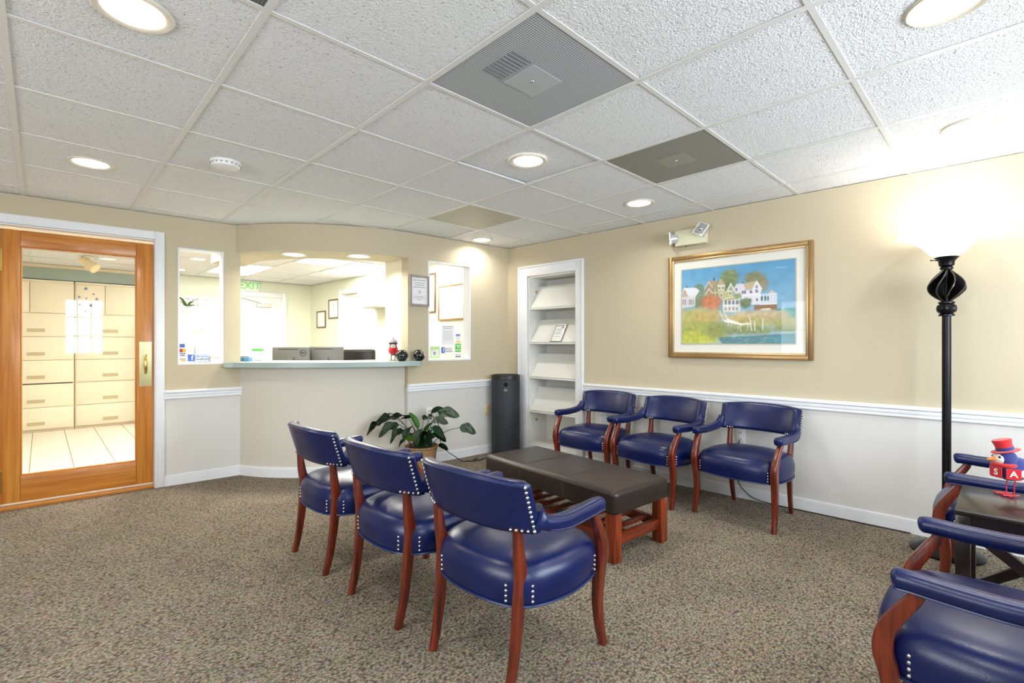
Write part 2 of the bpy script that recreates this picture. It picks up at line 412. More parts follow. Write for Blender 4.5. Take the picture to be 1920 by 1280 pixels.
# ------------------------------------------------------------------ ceiling: suspended grid of tiles
GX = [-0.091 + 0.6075 * k for k in range(-5, 8)]; GY = [1.043 + 0.6075 * c for c in range(-5, 15)]
bm = BM(); box(bm, -2.7, 4.25, -1.8, 9.6, 2.30, 2.34)
ceiling = struct('ceiling', bm, m_dark, smooth=False)
bm = BM(); box(bm, -0.3, 0.3, -0.3, 0.3, 0.0, 0.016, 0.002, seg=1); ctile = finish(bm, 'ceiling_tile', m_tile)
VENTS = {(7, 5): 1, (9, 5): 2, (9, 8): 3, (5, 5): 4}
# index of the cell that starts at GX[i], GY[j]
TROF = [(8, 15), (8, 16), (9, 13), (10, 13), (10, 14), (10, 11), (6, 12), (4, 12)]  # last three are added out of view to brighten diploma wall and file room
def on_room(x, y): return x < 4.1
for i in range(len(GX) - 1):
    for j in range(len(GY) - 1):
        if (i, j) in VENTS or (i, j) in TROF: continue
        o = bpy.data.objects.new('ceiling_tile', ctile); C.objects.link(o); o.parent = ceiling
        o.location = (GX[i] + 0.30375, GY[j] + 0.30375, HC + 0.004 + random.uniform(0, 0.0015))
        o.rotation_euler = (random.uniform(-.002, .002), random.uniform(-.002, .002), 0)
        if (i, j) == (8, 6): o.rotation_euler = (.013, -.010, 0); o.location.z += .0065      # the sagging tile lifted off its bars at one corner
for x in GX:
    bm = BM(); box(bm, x - 0.012, x + 0.012, -1.75, 9.55, HC, HC + 0.004); box(bm, x - 0.003, x + 0.003, -1.75, 9.55, HC + 0.004, HC + 0.04)
    obj('ceiling_bar', bm, m_bar, ceiling, smooth=False)
for y in GY:
    bm = BM()
    for x in GX[:-1]: box(bm, x + 0.012, x + 0.5955, y - 0.010, y + 0.010, HC + 0.001, HC + 0.004)
    obj('ceiling_bar', bm, m_bar, ceiling, smooth=False)

# vents (perforated metal panels that replace a tile)
VL = {1: ('large grey perforated air diffuser panel nearest the camera in the ceiling', (196, 200, 202), (112, 116, 120)),
      2: ('olive grey perforated air grille in the ceiling towards the right wall', (160, 160, 150), (84, 84, 76)),
      3: ('pale perforated ceiling panel in front of the reception header', (206, 203, 188), (156, 150, 132)),
      4: ('perforated ceiling panel cut by the top edge beside the left downlight', (120, 122, 122), (50, 52, 54))}
for (i, j), k in VENTS.items():
    lab, ba, ho = VL[k]
    t = thing('ceiling_vent', lab, 'vent', (GX[i] + 0.30375, GY[j] + 0.30375, HC + 0.004), 0)
    bm = BM(); box(bm, -0.292, 0.292, -0.292, 0.292, 0.0, 0.004)
    obj('perforated_face', bm, perf_mat('perforated_%d' % k, ba, ho), t, smooth=False)
    bm = BM()
    for s in (-1, 1):
        box(bm, s * 0.296 - 0.005, s * 0.296 + 0.005, -0.301, 0.301, 0.0, 0.012); box(bm, -0.291, 0.291, s * 0.296 - 0.005, s * 0.296 + 0.005, 0.0, 0.012)
    obj('vent_frame', bm, mat('vent_frame_%d' % k, ba, 0.45, noise=0.02), t, smooth=False)
    if k in (1, 2):
        bm = BM(); box(bm, -0.085, 0.085, -0.085, 0.085, -0.0025, 0.0, 0.001, seg=1)
        obj('center_plate', bm, mat('vent_plate_%d' % k, tuple(max(0, c - 14) for c in ba), 0.4, noise=0.02), t)
        bm = BM(); lathe(bm, [(0, -0.006), (0.006, -0.005), (0.008, -0.0025), (0.008, -0.002)], 10); obj('screw', bm, m_nail, t)
    if k == 1:
        for q in range(9):
            bm = BM(); box(bm, -0.20, -0.10, -0.09 + q * 0.02, -0.083 + q * 0.02, -0.002, 0.0); obj('louvre', bm, mat('louvre_dark', (120, 124, 128), 0.5, noise=0.02), t, smooth=False)

# downlights
DL = [((0.2125, 1.954), 'round recessed downlight cut by the top edge above the oak door side', 6),
      ((0.2125, 3.777), 'round recessed downlight on the left between door and smoke detector', 7),
      ((2.0355, 1.954), 'round recessed downlight beside the large grey diffuser, in mid ceiling', 6),
      ((3.2505, 1.954), 'round recessed downlight just past the olive grille near the emergency light', 5),
      ((3.2505, 3.777), 'round recessed downlight in the far corner above the diploma window', 5),
      ((2.0355, 0.131), 'round recessed downlight cut by the top right edge of the picture', 4),
      ((3.2505, 0.131), 'round recessed downlight at right above the floor lamp', 3.5),
      ((2.0355, -1.08), None, 6), ((0.2125, 0.131), None, 8), ((-1.6, 1.954), None, 8)]
bm = BM(); lathe(bm, [(0.083, 0.001), (0.088, -0.004), (0.104, -0.006), (0.109, -0.002), (0.109, 0.003)], 40); dl_ring = finish(bm, 'trim_ring', mat('downlight_trim', (226, 218, 200), 0.4, noise=0.01))
bm = BM(); lathe(bm, [(0, -0.0035), (0.05, -0.003), (0.084, 0.0)], 40); dl_lens = finish(bm, 'lens', m_lens)
for (x, y), lab, pw in DL:
    if lab:
        t = thing('ceiling_downlight', lab, 'light', (x, y, HC + 0.003), 0, 'recessed downlights of the waiting room')
        obj('trim_ring', dl_ring, None, t); obj('lens', dl_lens, None, t)
    area('downlight_lamp', (x, y, HC - 0.006), (0, 0, 0), 0.16, 0.16, pw, (1.0, 0.95, 0.88), 'DISK', math.radians(150))

# smoke detector
t = thing('smoke_detector', 'round white smoke detector on the ceiling tile left of centre', 'smoke detector', (0.777, 3.203, HC + 0.004))
bm = BM(); lathe(bm, [(0.078, 0), (0.080, -0.012), (0.076, -0.016), (0.0, -0.016)], 36); obj('base', bm, m_white, t)
bm = BM(); lathe(bm, [(0.074, -0.014), (0.076, -0.024), (0.070, -0.034), (0.045, -0.040), (0, -0.041)], 36); obj('cover', bm, m_white, t)
bm = BM()
for i in range(18):
    a = 2 * PI * i / 18; sphere(bm, (0.0765 * math.cos(a), 0.0765 * math.sin(a), -0.019), 0.004, u=6, v=4, sc=(1, 1, 0.6))
stuff(obj('vent_slots', bm, m_dark, t))

# ------------------------------------------------------------------ walls
BK = (0.301, 0.943, 0.10, 1.90)          # bookcase niche in the right wall
wall(RW, 'wall_right', 0.0, 5.45, HC, 0.12, [BK], [m_beige, m_lower])
wall(BW, 'wall_back', -1.254, 0.12, HC, 0.12, [(-1.031, -0.510, 1.005, 2.0)], [m_beige, m_lower])
wall(LW, 'wall_left', -3.95, 0.038, HC, 0.12, [(-1.475, -0.586, -1, 2.03), (-0.431, -0.092, 1.0, 1.99)], [m_beige, m_lower])
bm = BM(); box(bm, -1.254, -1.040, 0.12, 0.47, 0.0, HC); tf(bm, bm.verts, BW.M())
struct('wall_pillar', bm, mat('office_lit_jamb_tone', (236, 226, 204), 0.7, noise=0.012, scale=3), smooth=False)  # beige lightened to cream: office light on the jamb put into the colour
# rear wall behind the camera and wall left of it, each with windows
REAR = Frame((-2.6, -1.5), (1, 0), (0, -1)); SIDE = Frame((-2.55, -1.6), (0, 1), (-1, 0))
def plain_wall(name, x0, x1, y0, y1, holes, axis):
    bm = BM(); A = sorted(set([x0, x1] + [h for H in holes for h in H[:2]])) if axis == 'x' else sorted(set([y0, y1] + [h for H in holes for h in H[:2]]))
    Z = sorted(set([0, HC] + [h for H in holes for h in H[2:]]))
    for i in range(len(A) - 1):
        for k in range(len(Z) - 1):
            ca, cz = (A[i] + A[i + 1]) / 2, (Z[k] + Z[k + 1]) / 2
            if any(h[0] < ca < h[1] and h[2] < cz < h[3] for h in holes): continue
            if axis == 'x': box(bm, A[i], A[i + 1], y0, y1, Z[k], Z[k + 1])
            else: box(bm, x0, x1, A[i], A[i + 1], Z[k], Z[k + 1])
    struct(name, bm, m_beige, smooth=False)
plain_wall('wall_rear', -2.67, 4.1, -1.62, -1.5, [(0.95, 3.35, 0.9, 1.95), (-0.58, -0.03, 0.98, 1.97)], 'x')
plain_wall('wall_side', -2.67, -2.55, -1.5, 5.1, [(0.2, 2.6, 0.85, 2.0)], 'y')
def mullions(name, x0, x1, z0, z1, nc, nr, pos, axis):
    bm = BM(); w = 0.010
    for i in range(nc + 1):
        x = x0 + (x1 - x0) * i / nc; q = 0.03 if i in (0, nc) else w
        (box(bm, x - q, x + q, pos - 0.02, pos + 0.02, z0, z1) if axis == 'x' else box(bm, pos - 0.02, pos + 0.02, x - q, x + q, z0, z1))
    for k in range(nr + 1):
        z = z0 + (z1 - z0) * k / nr; q = 0.03 if k in (0, nr) else w
        (box(bm, x0, x1, pos - 0.018, pos + 0.018, z - q, z + q) if axis == 'x' else box(bm, pos - 0.018, pos + 0.018, x0, x1, z - q, z + q))
    struct(name, bm, m_trim, smooth=False)
mullions('window_3', -0.58, -0.03, 0.98, 1.97, 3, 3, -1.56, 'x')
mullions('window_4', 0.95, 3.35, 0.9, 1.95, 6, 2, -1.56, 'x')
mullions('window_5', 0.2, 2.6, 0.85, 2.0, 4, 2, -2.61, 'y')

# curved half wall below the counter, header and soffit above the opening
def circle3(p1, p2, p3):
    ax, ay = p1; bx, by = p2; cx, cy = p3; d = 2 * (ax * (by - cy) + bx * (cy - ay) + cx * (ay - by))
    ux = ((ax * ax + ay * ay) * (by - cy) + (bx * bx + by * by) * (cy - ay) + (cx * cx + cy * cy) * (ay - by)) / d
    uy = ((ax * ax + ay * ay) * (cx - bx) + (bx * bx + by * by) * (ax - cx) + (cx * cx + cy * cy) * (bx - ax)) / d
    return (ux, uy), math.hypot(ax - ux, ay - uy)
def arc(c, r, p0, p1, n=28):
    a0 = math.atan2(p0[1] - c[1], p0[0] - c[0]) % (2 * PI); a1 = math.atan2(p1[1] - c[1], p1[0] - c[0]) % (2 * PI)
    return [(c[0] + r * math.cos(a0 + (a1 - a0) * i / n), c[1] + r * math.sin(a0 + (a1 - a0) * i / n)) for i in range(n + 1)]
lp0, lp1 = (1.288, 4.834), (2.506, 4.045)
lc, lr = circle3(lp0, (1.565, 4.425), lp1)
outer = arc(lc, lr, lp0, lp1); inner = arc(lc, lr - 0.12, lp0, lp1)
bm = BM(); prism(bm, outer + inner[::-1], 0, 0.972); struct('wall_counter', bm, m_counterwall, ang=0.5)
bo = arc(lc, lr + 0.014, lp0, lp1); bt = arc(lc, lr + 0.008, lp0, lp1)
bm = BM(); prism(bm, bo + outer[::-1], 0, 0.078); prism(bm, bt + outer[::-1], 0.078, 0.09); struct('baseboard_counter', bm, m_trim, ang=0.5)
hp0, hp1 = tuple(LW.pt(0.006, -0.004, 0).xy), tuple(BW.pt(-1.252, -0.002, 0).xy)
hc, hr = circle3(hp0, (1.70, 4.325), hp1)
h_out = arc(hc, hr, hp0, hp1)
sc_c, sc_r = (2.708, 5.565), 1.19
s_in = arc(sc_c, sc_r, (1.56, 5.25), (2.50, 4.39))
bm = BM(); prism(bm, h_out + [(2.507, 4.39)] + s_in[::-1] + [(1.56, 5.7), (1.25, 5.7), tuple(LW.pt(0.03, 0.13, 0).xy)], 2.0, HC)
header = struct('wall_header', bm, m_beige, ang=0.5)
# reception counter
cc, cr = (2.708, 5.565), 1.745
c0, c1 = (1.152, 4.715), (2.56, 3.83)
c_out = arc(cc, cr, (1.187, 4.69), (2.53, 3.83))
p_r = BW.pt(-1.138, -0.006, 0); p_r2 = BW.pt(-1.138, -0.07, 0); p_r3 = BW.pt(-1.165, -0.125, 0); p_b = BW.pt(-1.258, -0.006, 0)
c_in = arc(cc, 1.19, (1.50, 5.15), (2.50, 4.40))
LWL = LW.pt(-0.10, -0.006, 0); LWf = LW.pt(-0.10, -0.115, 0); LWc = LW.pt(0.044, -0.006, 0)
poly = [tuple(LWL.xy), tuple(LWf.xy)] + c_out + [tuple(p_r3.xy), tuple(p_r2.xy), tuple(p_r.xy), tuple(p_b.xy), (2.498, 4.40)] + c_in[::-1] + [tuple(LWc.xy)]
m_count = mat('blue_grey_laminate', (168, 186, 182), 0.32, noise=0.06, scale=140)
t = thing('reception_counter', 'curved blue-grey laminate reception counter top under the opening', 'counter', (0, 0, 0))
bm = BM(); prism(bm, poly, 0.973, 1.016); obj('countertop', bm, m_count, t, ang=0.4)
# office walls behind
wall(RW, 'wall_office_right', -5.6, -0.12, HC, 0.10, [(-3.86, -3.10, -1, 2.0)], [m_cream])
bm = BM(); box(bm, 1.25, 3.8, 9.0, 9.55, 0, HC); struct('wall_office_back', bm, m_cream, smooth=False)
bm = BM(); box(bm, -1.6, 1.25, 9.45, 9.55, 0, HC); box(bm, -1.5, 1.249, 9.03, 9.45, 2.045, 2.20); struct('wall_file_room', bm, m_sage, smooth=False)
bm = BM(); box(bm, -1.6, -1.5, 4.9, 9.55, 0, HC); struct('wall_file_room_left', bm, m_cream, smooth=False)
bm = BM(); box(bm, -1.5, 1.249, 9.02, 9.2, 2.20, HC); struct('trim_1', bm, mat('beige_soffit', (226, 208, 168), 0.7, noise=0.01), smooth=False)

# mouldings
def rail(F, name, a0, a1, z0=0.72):
    bm = BM(); h = 0.072
    box(bm, a0, a1, -0.012, 0.0, z0, z0 + h); box(bm, a0, a1, -0.026, -0.012, z0 + h - 0.024, z0 + h - 0.004, 0.004); box(bm, a0, a1, -0.018, -0.010, z0 + 0.022, z0 + 0.046, 0.003); box(bm, a0, a1, -0.015, -0.010, z0 + 0.002, z0 + 0.012, 0.002)
    tf(bm, bm.verts, F.M(0, -0.001)); struct(name, bm, m_trim)
def base(F, name, a0, a1):
    bm = BM(); box(bm, a0, a1, -0.014, 0.0, 0.0, 0.074); box(bm, a0, a1, -0.010, 0.0, 0.074, 0.088, 0.003); tf(bm, bm.verts, F.M(0, -0.001)); struct(name, bm, m_trim)
rail(RW, 'trim_2', 1.04, 5.4); rail(RW, 'trim_3', 0.0, 0.174); rail(BW, 'trim_4', -1.262, 0.0); rail(LW, 'trim_5', -0.521, 0.046); rail(LW, 'trim_7', -3.9, -1.541)
base(RW, 'baseboard_right', 1.04, 5.4); base(RW, 'baseboard_right_short', 0.0, 0.174); base(BW, 'baseboard_back', -1.254, 0.0); base(LW, 'baseboard_left', -0.521, 0.042); base(LW, 'baseboard_left_far', -3.9, -1.541)

# ------------------------------------------------------------------ windows of the reception walls
def reveal_window(F, name, a0, a1, z0, z1, th):
    bm = BM(); w = 0.014
    for (x0, x1, y0, y1) in ((a0 + .001, a0 + w, z0 + .001, z1 - .001), (a1 - w, a1 - .001, z0 + .001, z1 - .001)): box(bm, x0, x1, 0.002, th, y0, y1)
    box(bm, a0 + w, a1 - w, 0.002, th, z1 - w, z1 - .001); box(bm, a0 + w, a1 - w, 0.002, th, z0 + .001, z0 + w)
    tf(bm, bm.verts, F.M()); o = struct(name, bm, m_trim, smooth=False)
    bm = BM(); box(bm, a0 + w, a1 - w, 0.084, 0.087, z0 + w, z1 - w); tf(bm, bm.verts, F.M()); obj('pane', bm, m_pane, o, smooth=False)
    return o
reveal_window(LW, 'window_1', -0.431, -0.092, 1.0, 1.99, 0.122)
reveal_window(BW, 'window_2', -1.031, -0.510, 1.005, 2.0, 0.122)

# ------------------------------------------------------------------ glass door
bm = BM()
box(bm, -0.586, -0.521, -0.018, 0.0, 0.0, 2.095, 0.004); box(bm, -0.580, -0.566, -0.023, -0.017, 0.0, 2.05, 0.003); box(bm, -1.54, -1.475, -0.018, 0.0, 0.0, 2.095, 0.004); box(bm, -1.475, -0.586, -0.018, 0.0, 2.03, 2.095, 0.004); box(bm, -1.475, -0.578, -0.023, -0.017, 2.036, 2.05, 0.003)
box(bm, -0.5895, -0.5865, 0.0, 0.12, 0.0, 2.028); box(bm, -1.4745, -1.4715, 0.0, 0.12, 0.0, 2.028); box(bm, -1.47, -0.59, 0.0, 0.12, 2.02, 2.029)
tf(bm, bm.verts, LW.M(0, -0.001)); struct('door_1_casing', bm, m_trim)['kind'] = 'structure'
d = bpy.data.objects.new('door_1', None); C.objects.link(d); d.location = LW.pt(-1.471, 0.03, 0); d.rotation_euler = (0, 0, LW.rot()); d['kind'] = 'structure'
W_ = 0.879; g0, g1, gz0, gz1 = 0.108, 0.767, 0.228, 1.880
for nm, b_, mm in (('hinge_stile', (0, g0, 0.042, 1.995), m_door), ('lock_stile', (g1, W_, 0.042, 1.995), m_door), ('top_rail', (g0, g1, gz1, 1.995), m_doorh), ('bottom_rail', (g0, g1, 0.042, gz0), m_doorh)):
    bm = BM(); box(bm, b_[0] + .0004, b_[1] - .0004, 0, 0.044, b_[2], b_[3], 0.003); obj(nm, bm, mm, d)
bm = BM()
for (x0, x1, z0, z1) in ((g0 + .0006, g0 + .008, gz0 + .0005, gz1 - .0005), (g1 - .008, g1 - .0006, gz0 + .0005, gz1 - .0005), (g0 + .008, g1 - .008, gz0 + .0005, gz0 + .008), (g0 + .008, g1 - .008, gz1 - .008, gz1 - .0005)): box(bm, x0, x1, 0.008, 0.036, z0, z1)
obj('glazing_bead', bm, m_door, d, smooth=False)
bm = BM(); box(bm, g0 + .008, g1 - .008, 0.020, 0.024, gz0 + .008, gz1 - .008); obj('pane', bm, m_glass, d, smooth=False)
bm = BM(); box(bm, 0.002, W_ - .002, -0.006, 0.0, 0.030, 0.044, 0.002); obj('door_sweep', bm, mat('pale_weatherstrip', (226, 214, 190), 0.5, noise=0.1, scale=20), d)
pl = 0.785
bm = BM(); box(bm, pl, pl + 0.083, -0.003, 0.0, 0.832, 1.195, 0.001, seg=1); plate = obj('pull_plate', bm, m_brassp, d); plate['label'] = 'polished brass pull plate'
bm = BM(); pts = crom([(pl + .042, -0.003, 1.085), (pl + .042, -0.03, 1.08), (pl + .041, -0.045, 1.05), (pl + .040, -0.048, 1.01), (pl + .041, -0.045, 0.97), (pl + .042, -0.03, 0.945), (pl + .042, -0.003, 0.94)], 5)
n_ = len(pts); tube(bm, pts, [0.0065 + 0.0055 * math.sin(PI * i / (n_ - 1)) for i in range(n_)], 10); obj('door_handle', bm, m_brass, plate)
bm = BM()
for x, z in ((.01, 1.186), (.073, 1.186), (.01, .842), (.073, .842)): cyl(bm, (pl + x, -0.005, z), (pl + x, -0.003, z), 0.004, n=8)
obj('screw', bm, m_nail, plate)
for z0, z1 in ((1.69, 1.855), (0.13, 0.285)):
    bm = BM(); box(bm, -0.0008, 0.018, -0.004, 0.0, z0, z1, 0.001, seg=1); cyl(bm, (0.004, -0.008, z0 - .006), (0.004, -0.008, z1 + .006), 0.006, n=10); obj('hinge', bm, m_brass, d)
bm = BM(); box(bm, -1.473, -0.588, 0.002, 0.118, 0.0, 0.026, 0.003); tf(bm, bm.verts, LW.M()); struct('trim_6', bm, m_doorh)
# star stickers on the glass
m_star = mat('slate_star_sticker', (112, 128, 170), 0.5, noise=0.05, scale=40)
bm = BM(); P = [(math.cos(PI / 2 + i * PI / 5) * (1 if i % 2 == 0 else 0.42), math.sin(PI / 2 + i * PI / 5) * (1 if i % 2 == 0 else 0.42)) for i in range(10)]
vs = prism(bm, P, 0, 0.06); tf(bm, vs, Matrix.Rotation(PI / 2, 4, 'X')); stm = finish(bm, 'star_sticker', m_star, smooth=False)
SL = [((160.5, 541), .011, 'largest slate star sticker on the door glass, top of the cluster'), ((175, 551.5), .007, 'small slate star sticker right of the topmost star on door glass'),
      ((148, 556.5), .008, 'slate star sticker at the left of the cluster on door glass'), ((181, 560.5), .009, 'slate star sticker at the far right of the cluster on door glass'),
      ((161.5, 559.5), .006, 'tiny slate star sticker in the middle of the cluster on door glass'), ((149, 571), .007, 'slate star sticker at the lower left of the cluster on door glass'),
      ((170, 572.5), .012, 'big slate star sticker low in the cluster on door glass'), ((160, 583.5), .006, 'lowest tiny slate star sticker on the door glass')]
def star_at(px, py):
    A = {541: 1.553, }; x = (px - 960) / 907; zz = (643 - py) / 907
    # intersect the pane plane with the line of sight measured on the photograph
    dx, dy = 0.716 * x + 0.698, -0.698 * x + 0.716
    o = LW.pt(0, 0.0485, 0); tt = (o.x * LW.out.x + o.y * LW.out.y) / (dx * LW.out.x + dy * LW.out.y)
    return Vector((dx * tt, dy * tt, 1.184 + zz * tt))
for (p, r, lab) in SL:
    o = obj('star_sticker', stm, None); o.location = star_at(*p); o.rotation_euler = (0, 0, LW.rot()); o.scale = (r * 1.5, r * 1.5 * 0.3, r * 1.5); tag(o, lab, 'sticker', 'star stickers on the glass door')

# ------------------------------------------------------------------ bookcase in the right wall
t = fthing(RW, 'bookcase', 'built-in white display bookcase with sloped shelves in the right wall', 'bookcase', 0.62, 0, 0)
c_ = 0.62; L_, R_ = BK[0] - c_, BK[1] - c_
bm = BM()
box(bm, 0.175 - c_, L_, -0.02, -0.001, 0.0, 2.012, 0.003); box(bm, R_, 1.038 - c_, -0.02, -0.001, 0.0, 2.012, 0.003); box(bm, L_, R_, -0.02, -0.001, 1.9, 2.012, 0.003)
box(bm, 0.175 - c_, 0.195 - c_, -0.03, -0.02, 0.0, 2.012, 0.003); box(bm, 1.018 - c_, 1.038 - c_, -0.03, -0.02, 0.0, 2.012, 0.003); box(bm, 0.195 - c_, 1.018 - c_, -0.03, -0.02, 1.992, 2.012, 0.003)
obj('casing', bm, m_trim, t)
DP = 0.30
bm = BM(); box(bm, L_ + .001, L_ + 0.016, 0.0, DP, 0.101, 1.899); box(bm, R_ - 0.016, R_ - .001, 0.0, DP, 0.101, 1.899); obj('side_panel', bm, m_shelf, t, smooth=False)
bm = BM(); box(bm, L_ + .001, R_ - .001, DP, DP + 0.012, 0.101, 1.899); obj('back_panel', bm, m_shelf, t, smooth=False)
bm = BM(); box(bm, L_ + .001, R_ - .001, 0.0, DP, 1.884, 1.899); obj('top_panel', bm, m_shelf, t, smooth=False)
bm = BM(); box(bm, L_, R_, -0.014, 0.0, 0.0, 0.10, 0.002); obj('plinth', bm, m_trim, t)
SZ = [0.115, 0.460, 0.822, 1.190, 1.558]
for k, z in enumerate(SZ):
    bm = BM(); box(bm, L_ + 0.017, R_ - 0.017, 0.004, DP, z - 0.017, z, 0.001, seg=1); sh = obj('shelf', bm, m_shelf, t)
    if k > 0:
        bm = BM(); vs = box(bm, L_ + 0.018, R_ - 0.018, -0.006, 0.006, 0, 0.285)
        tf(bm, vs, Matrix.Translation((0, 0.022, z + 0.003)) @ Matrix.Rotation(math.radians(-32), 4, 'X')); obj('display_board', bm, m_shelf, sh, smooth=False)
for x, z in ((L_ + 0.0165, 1.74), (L_ + 0.0165, 0.35)):
    bm = BM(); cyl(bm, (x, 0.12, z), (x + 0.006, 0.12, z), 0.016, n=16); obj('cable_grommet', bm, mat('tan_grommet', (180, 140, 90), 0.5, noise=0.05), t)
# small frame on the shelf
M2 = RW.M(0.62, 0, 0)
q = thing('picture_frame', 'small silver framed notice leaning on the second sloped bookcase shelf', 'picture frame', RW.pt(0.665, 0.018, 1.193), RW.rot()); q.rotation_euler = (math.radians(-32), 0, RW.rot())
bm = BM()
for (x0, x1, z0, z1) in ((-.075, -.057, 0, .215), (.057, .075, 0, .215), (-.057, .057, 0, .02), (-.057, .057, .195, .215)): box(bm, x0, x1, -.02, -.007, z0 + .001, z1, .001, seg=1)
obj('frame', bm, mat('silver_frame', (176, 174, 168), 0.3, 0.7, noise=0.05), q)
bm = BM(); box(bm, -.057, .057, -.012, -.007, .02, .195); obj('paper', bm, m_paper, q, smooth=False)
bm = BM(); box(bm, .02, .045, -.0128, -.012, .165, .185)
for z in (.15, .135, .11, .095, .06): box(bm, -.04, .03, -.0128, -.012, z, z + .004)
obj('print', bm, m_ink, q, smooth=False)

# ------------------------------------------------------------------ framed seaside print
def homog(src, dst):
    A = []
    for (x, y), (u, v) in zip(src, dst):
        A.append([x, y, 1, 0, 0, 0, -u * x, -u * y]); A.append([0, 0, 0, x, y, 1, -v * x, -v * y])
    h = np.linalg.solve(np.array(A, float), np.array([c for p in dst for c in p], float)); return np.append(h, 1).reshape(3, 3)
def painting(NX=250, NY=180):
    H = homog([(215, 185), (1713, 40), (1713, 1150), (220, 1155)], [(0, 1), (1, 1), (1, 0), (0, 0)])
    def uv(p):
        q = H @ np.array([p[0], p[1], 1.0]); return q[0] / q[2] * NX, q[1] / q[2] * NY
    X, Y = np.meshgrid(np.arange(NX) + .5, np.arange(NY) + .5); img = np.zeros((NY, NX, 3))
    rs = np.random.RandomState(3)
    def nz(sx, sy):
        g = rs.rand(NY // sy + 3, NX // sx + 3); yi = Y / sy; xi = X / sx; y0 = yi.astype(int); x0 = xi.astype(int); fy = yi - y0; fx = xi - x0
        return (g[y0, x0] * (1 - fx) + g[y0, x0 + 1] * fx) * (1 - fy) + (g[y0 + 1, x0] * (1 - fx) + g[y0 + 1, x0 + 1] * fx) * fy
    def poly(pts, col, op=1.0):
        P = [uv(p) for p in pts]; ins = np.zeros((NY, NX), bool); n = len(P)
        for i in range(n):
            x1, y1 = P[i]; x2, y2 = P[(i + 1) % n]
            if y1 == y2: continue
            c = ((y1 > Y) != (y2 > Y)) & (X < (x2 - x1) * (Y - y1) / (y2 - y1) + x1); ins ^= c
        img[ins] = img[ins] * (1 - op) + np.array(col) * op
    def blob(c, rx, ry, col, op=1.0, soft=0.35, tex=0.25):
        cx, cy = uv(c); ex, _ = uv((c[0] + rx, c[1])); _, ey = uv((c[0], c[1] - ry)); d = np.sqrt(((X - cx) / abs(ex - cx)) ** 2 + ((Y - cy) / abs(ey - cy)) ** 2) + (nz(6, 6) - .5) * tex
        a = np.clip((1 - d) / soft, 0, 1)[..., None] * op; k = (1 + (nz(5, 5) - .5) * .22)[..., None]
        img[:] = img * (1 - a) + np.clip(np.array(col) * k, 0, 255) * a
    def line(p, q, w, col, op=1.0):
        ax, ay = uv(p); bx, by = uv(q); L = (bx - ax) ** 2 + (by - ay) ** 2 + 1e-9
        t = np.clip(((X - ax) * (bx - ax) + (Y - ay) * (by - ay)) / L, 0, 1); d = np.hypot(X - ax - t * (bx - ax), Y - ay - t * (by - ay))
        a = np.clip(w * .36 + .42 - d, 0, 1)[..., None] * op; img[:] = img * (1 - a) + np.array(col) * a
    v = (Y / NY)[..., None]
    img[:] = np.array((176, 200, 214)) * (1 - v) + np.array((92, 158, 200)) * v
    img += ((nz(14, 9) - .5) * 16)[..., None]
    # sea at the horizon
    poly([(1460, 700), (1720, 682), (1720, 820), (1460, 820)], (30, 142, 146))
    # trees
    blob((450, 430), 90, 75, (112, 140, 108), .8); blob((840, 300), 150, 130, (128, 142, 92), .95); blob((830, 400), 130, 120, (110, 124, 80), .9)
    blob((1180, 300), 165, 110, (132, 134, 98), .95); blob((1290, 380), 80, 100, (150, 134, 104), .8); blob((470, 560), 110, 130, (128, 142, 108), .85); blob((450, 640), 90, 80, (124, 140, 110), .9)
    # left house
    poly([(215, 500), (250, 420), (405, 418), (455, 460), (400, 540), (215, 540)], (222, 226, 228)); poly([(218, 560), (230, 470), (262, 440), (310, 545)], (190, 172, 158)); poly([(215, 545), (400, 530), (395, 660), (215, 690)], (214, 208, 208))
    for x in (235, 265, 320, 345, 375): poly([(x - 9, 575), (x + 9, 573), (x + 9, 640), (x - 9, 645)], (160, 152, 160))
    poly([(272, 400), (288, 398), (288, 420), (272, 420)], (90, 80, 80))
    # middle house
    poly([(520, 440), (575, 330), (740, 330), (760, 470), (700, 560), (520, 520)], (158, 146, 112)); poly([(560, 330), (690, 330), (650, 400), (610, 400)], (172, 154, 128)); poly([(690, 390), (730, 292), (795, 382)], (182, 168, 138)); poly([(695, 390), (790, 385), (785, 465), (700, 465)], (198, 200, 160))
    poly([(690, 480), (900, 470), (900, 560), (720, 560)], (190, 186, 132)); poly([(815, 470), (865, 360), (918, 458)], (206, 204, 190)); poly([(840, 455), (866, 395), (895, 450)], (160, 152, 120))
    line((520, 435), (575, 345), 2.2, (235, 235, 228)); line((575, 345), (625, 420), 2.2, (235, 235, 228)); line((530, 515), (580, 435), 2.4, (238, 238, 232)); line((580, 435), (625, 490), 2.4, (238, 238, 232)); line((815, 468), (865, 362), 2.2, (242, 242, 240)); line((865, 362), (918, 458), 2.2, (242, 242, 240)); line((615, 488), (915, 462), 2, (238, 238, 230)); line((662, 425), (664, 545), 1.6, (238, 238, 230)); line((685, 392), (800, 386), 2, (238, 238, 230))
    for (x, y) in ((718, 428), (765, 425), (740, 520), (860, 500)):
        poly([(x - 15, y - 30), (x + 15, y - 30), (x + 15, y + 30), (x - 15, y + 30)], (240, 240, 236)); poly([(x - 8, y - 20), (x + 8, y - 20), (x + 8, y + 20), (x - 8, y + 20)], (120, 112, 92))
    poly([(636, 330), (640, 285), (652, 285), (655, 330)], (84, 76, 70))
    poly([(740, 575), (900, 540), (990, 565), (990, 590), (760, 600)], (176, 164, 110))
    # porch
    poly([(765, 590), (990, 565), (990, 735), (765, 745)], (214, 214, 216))
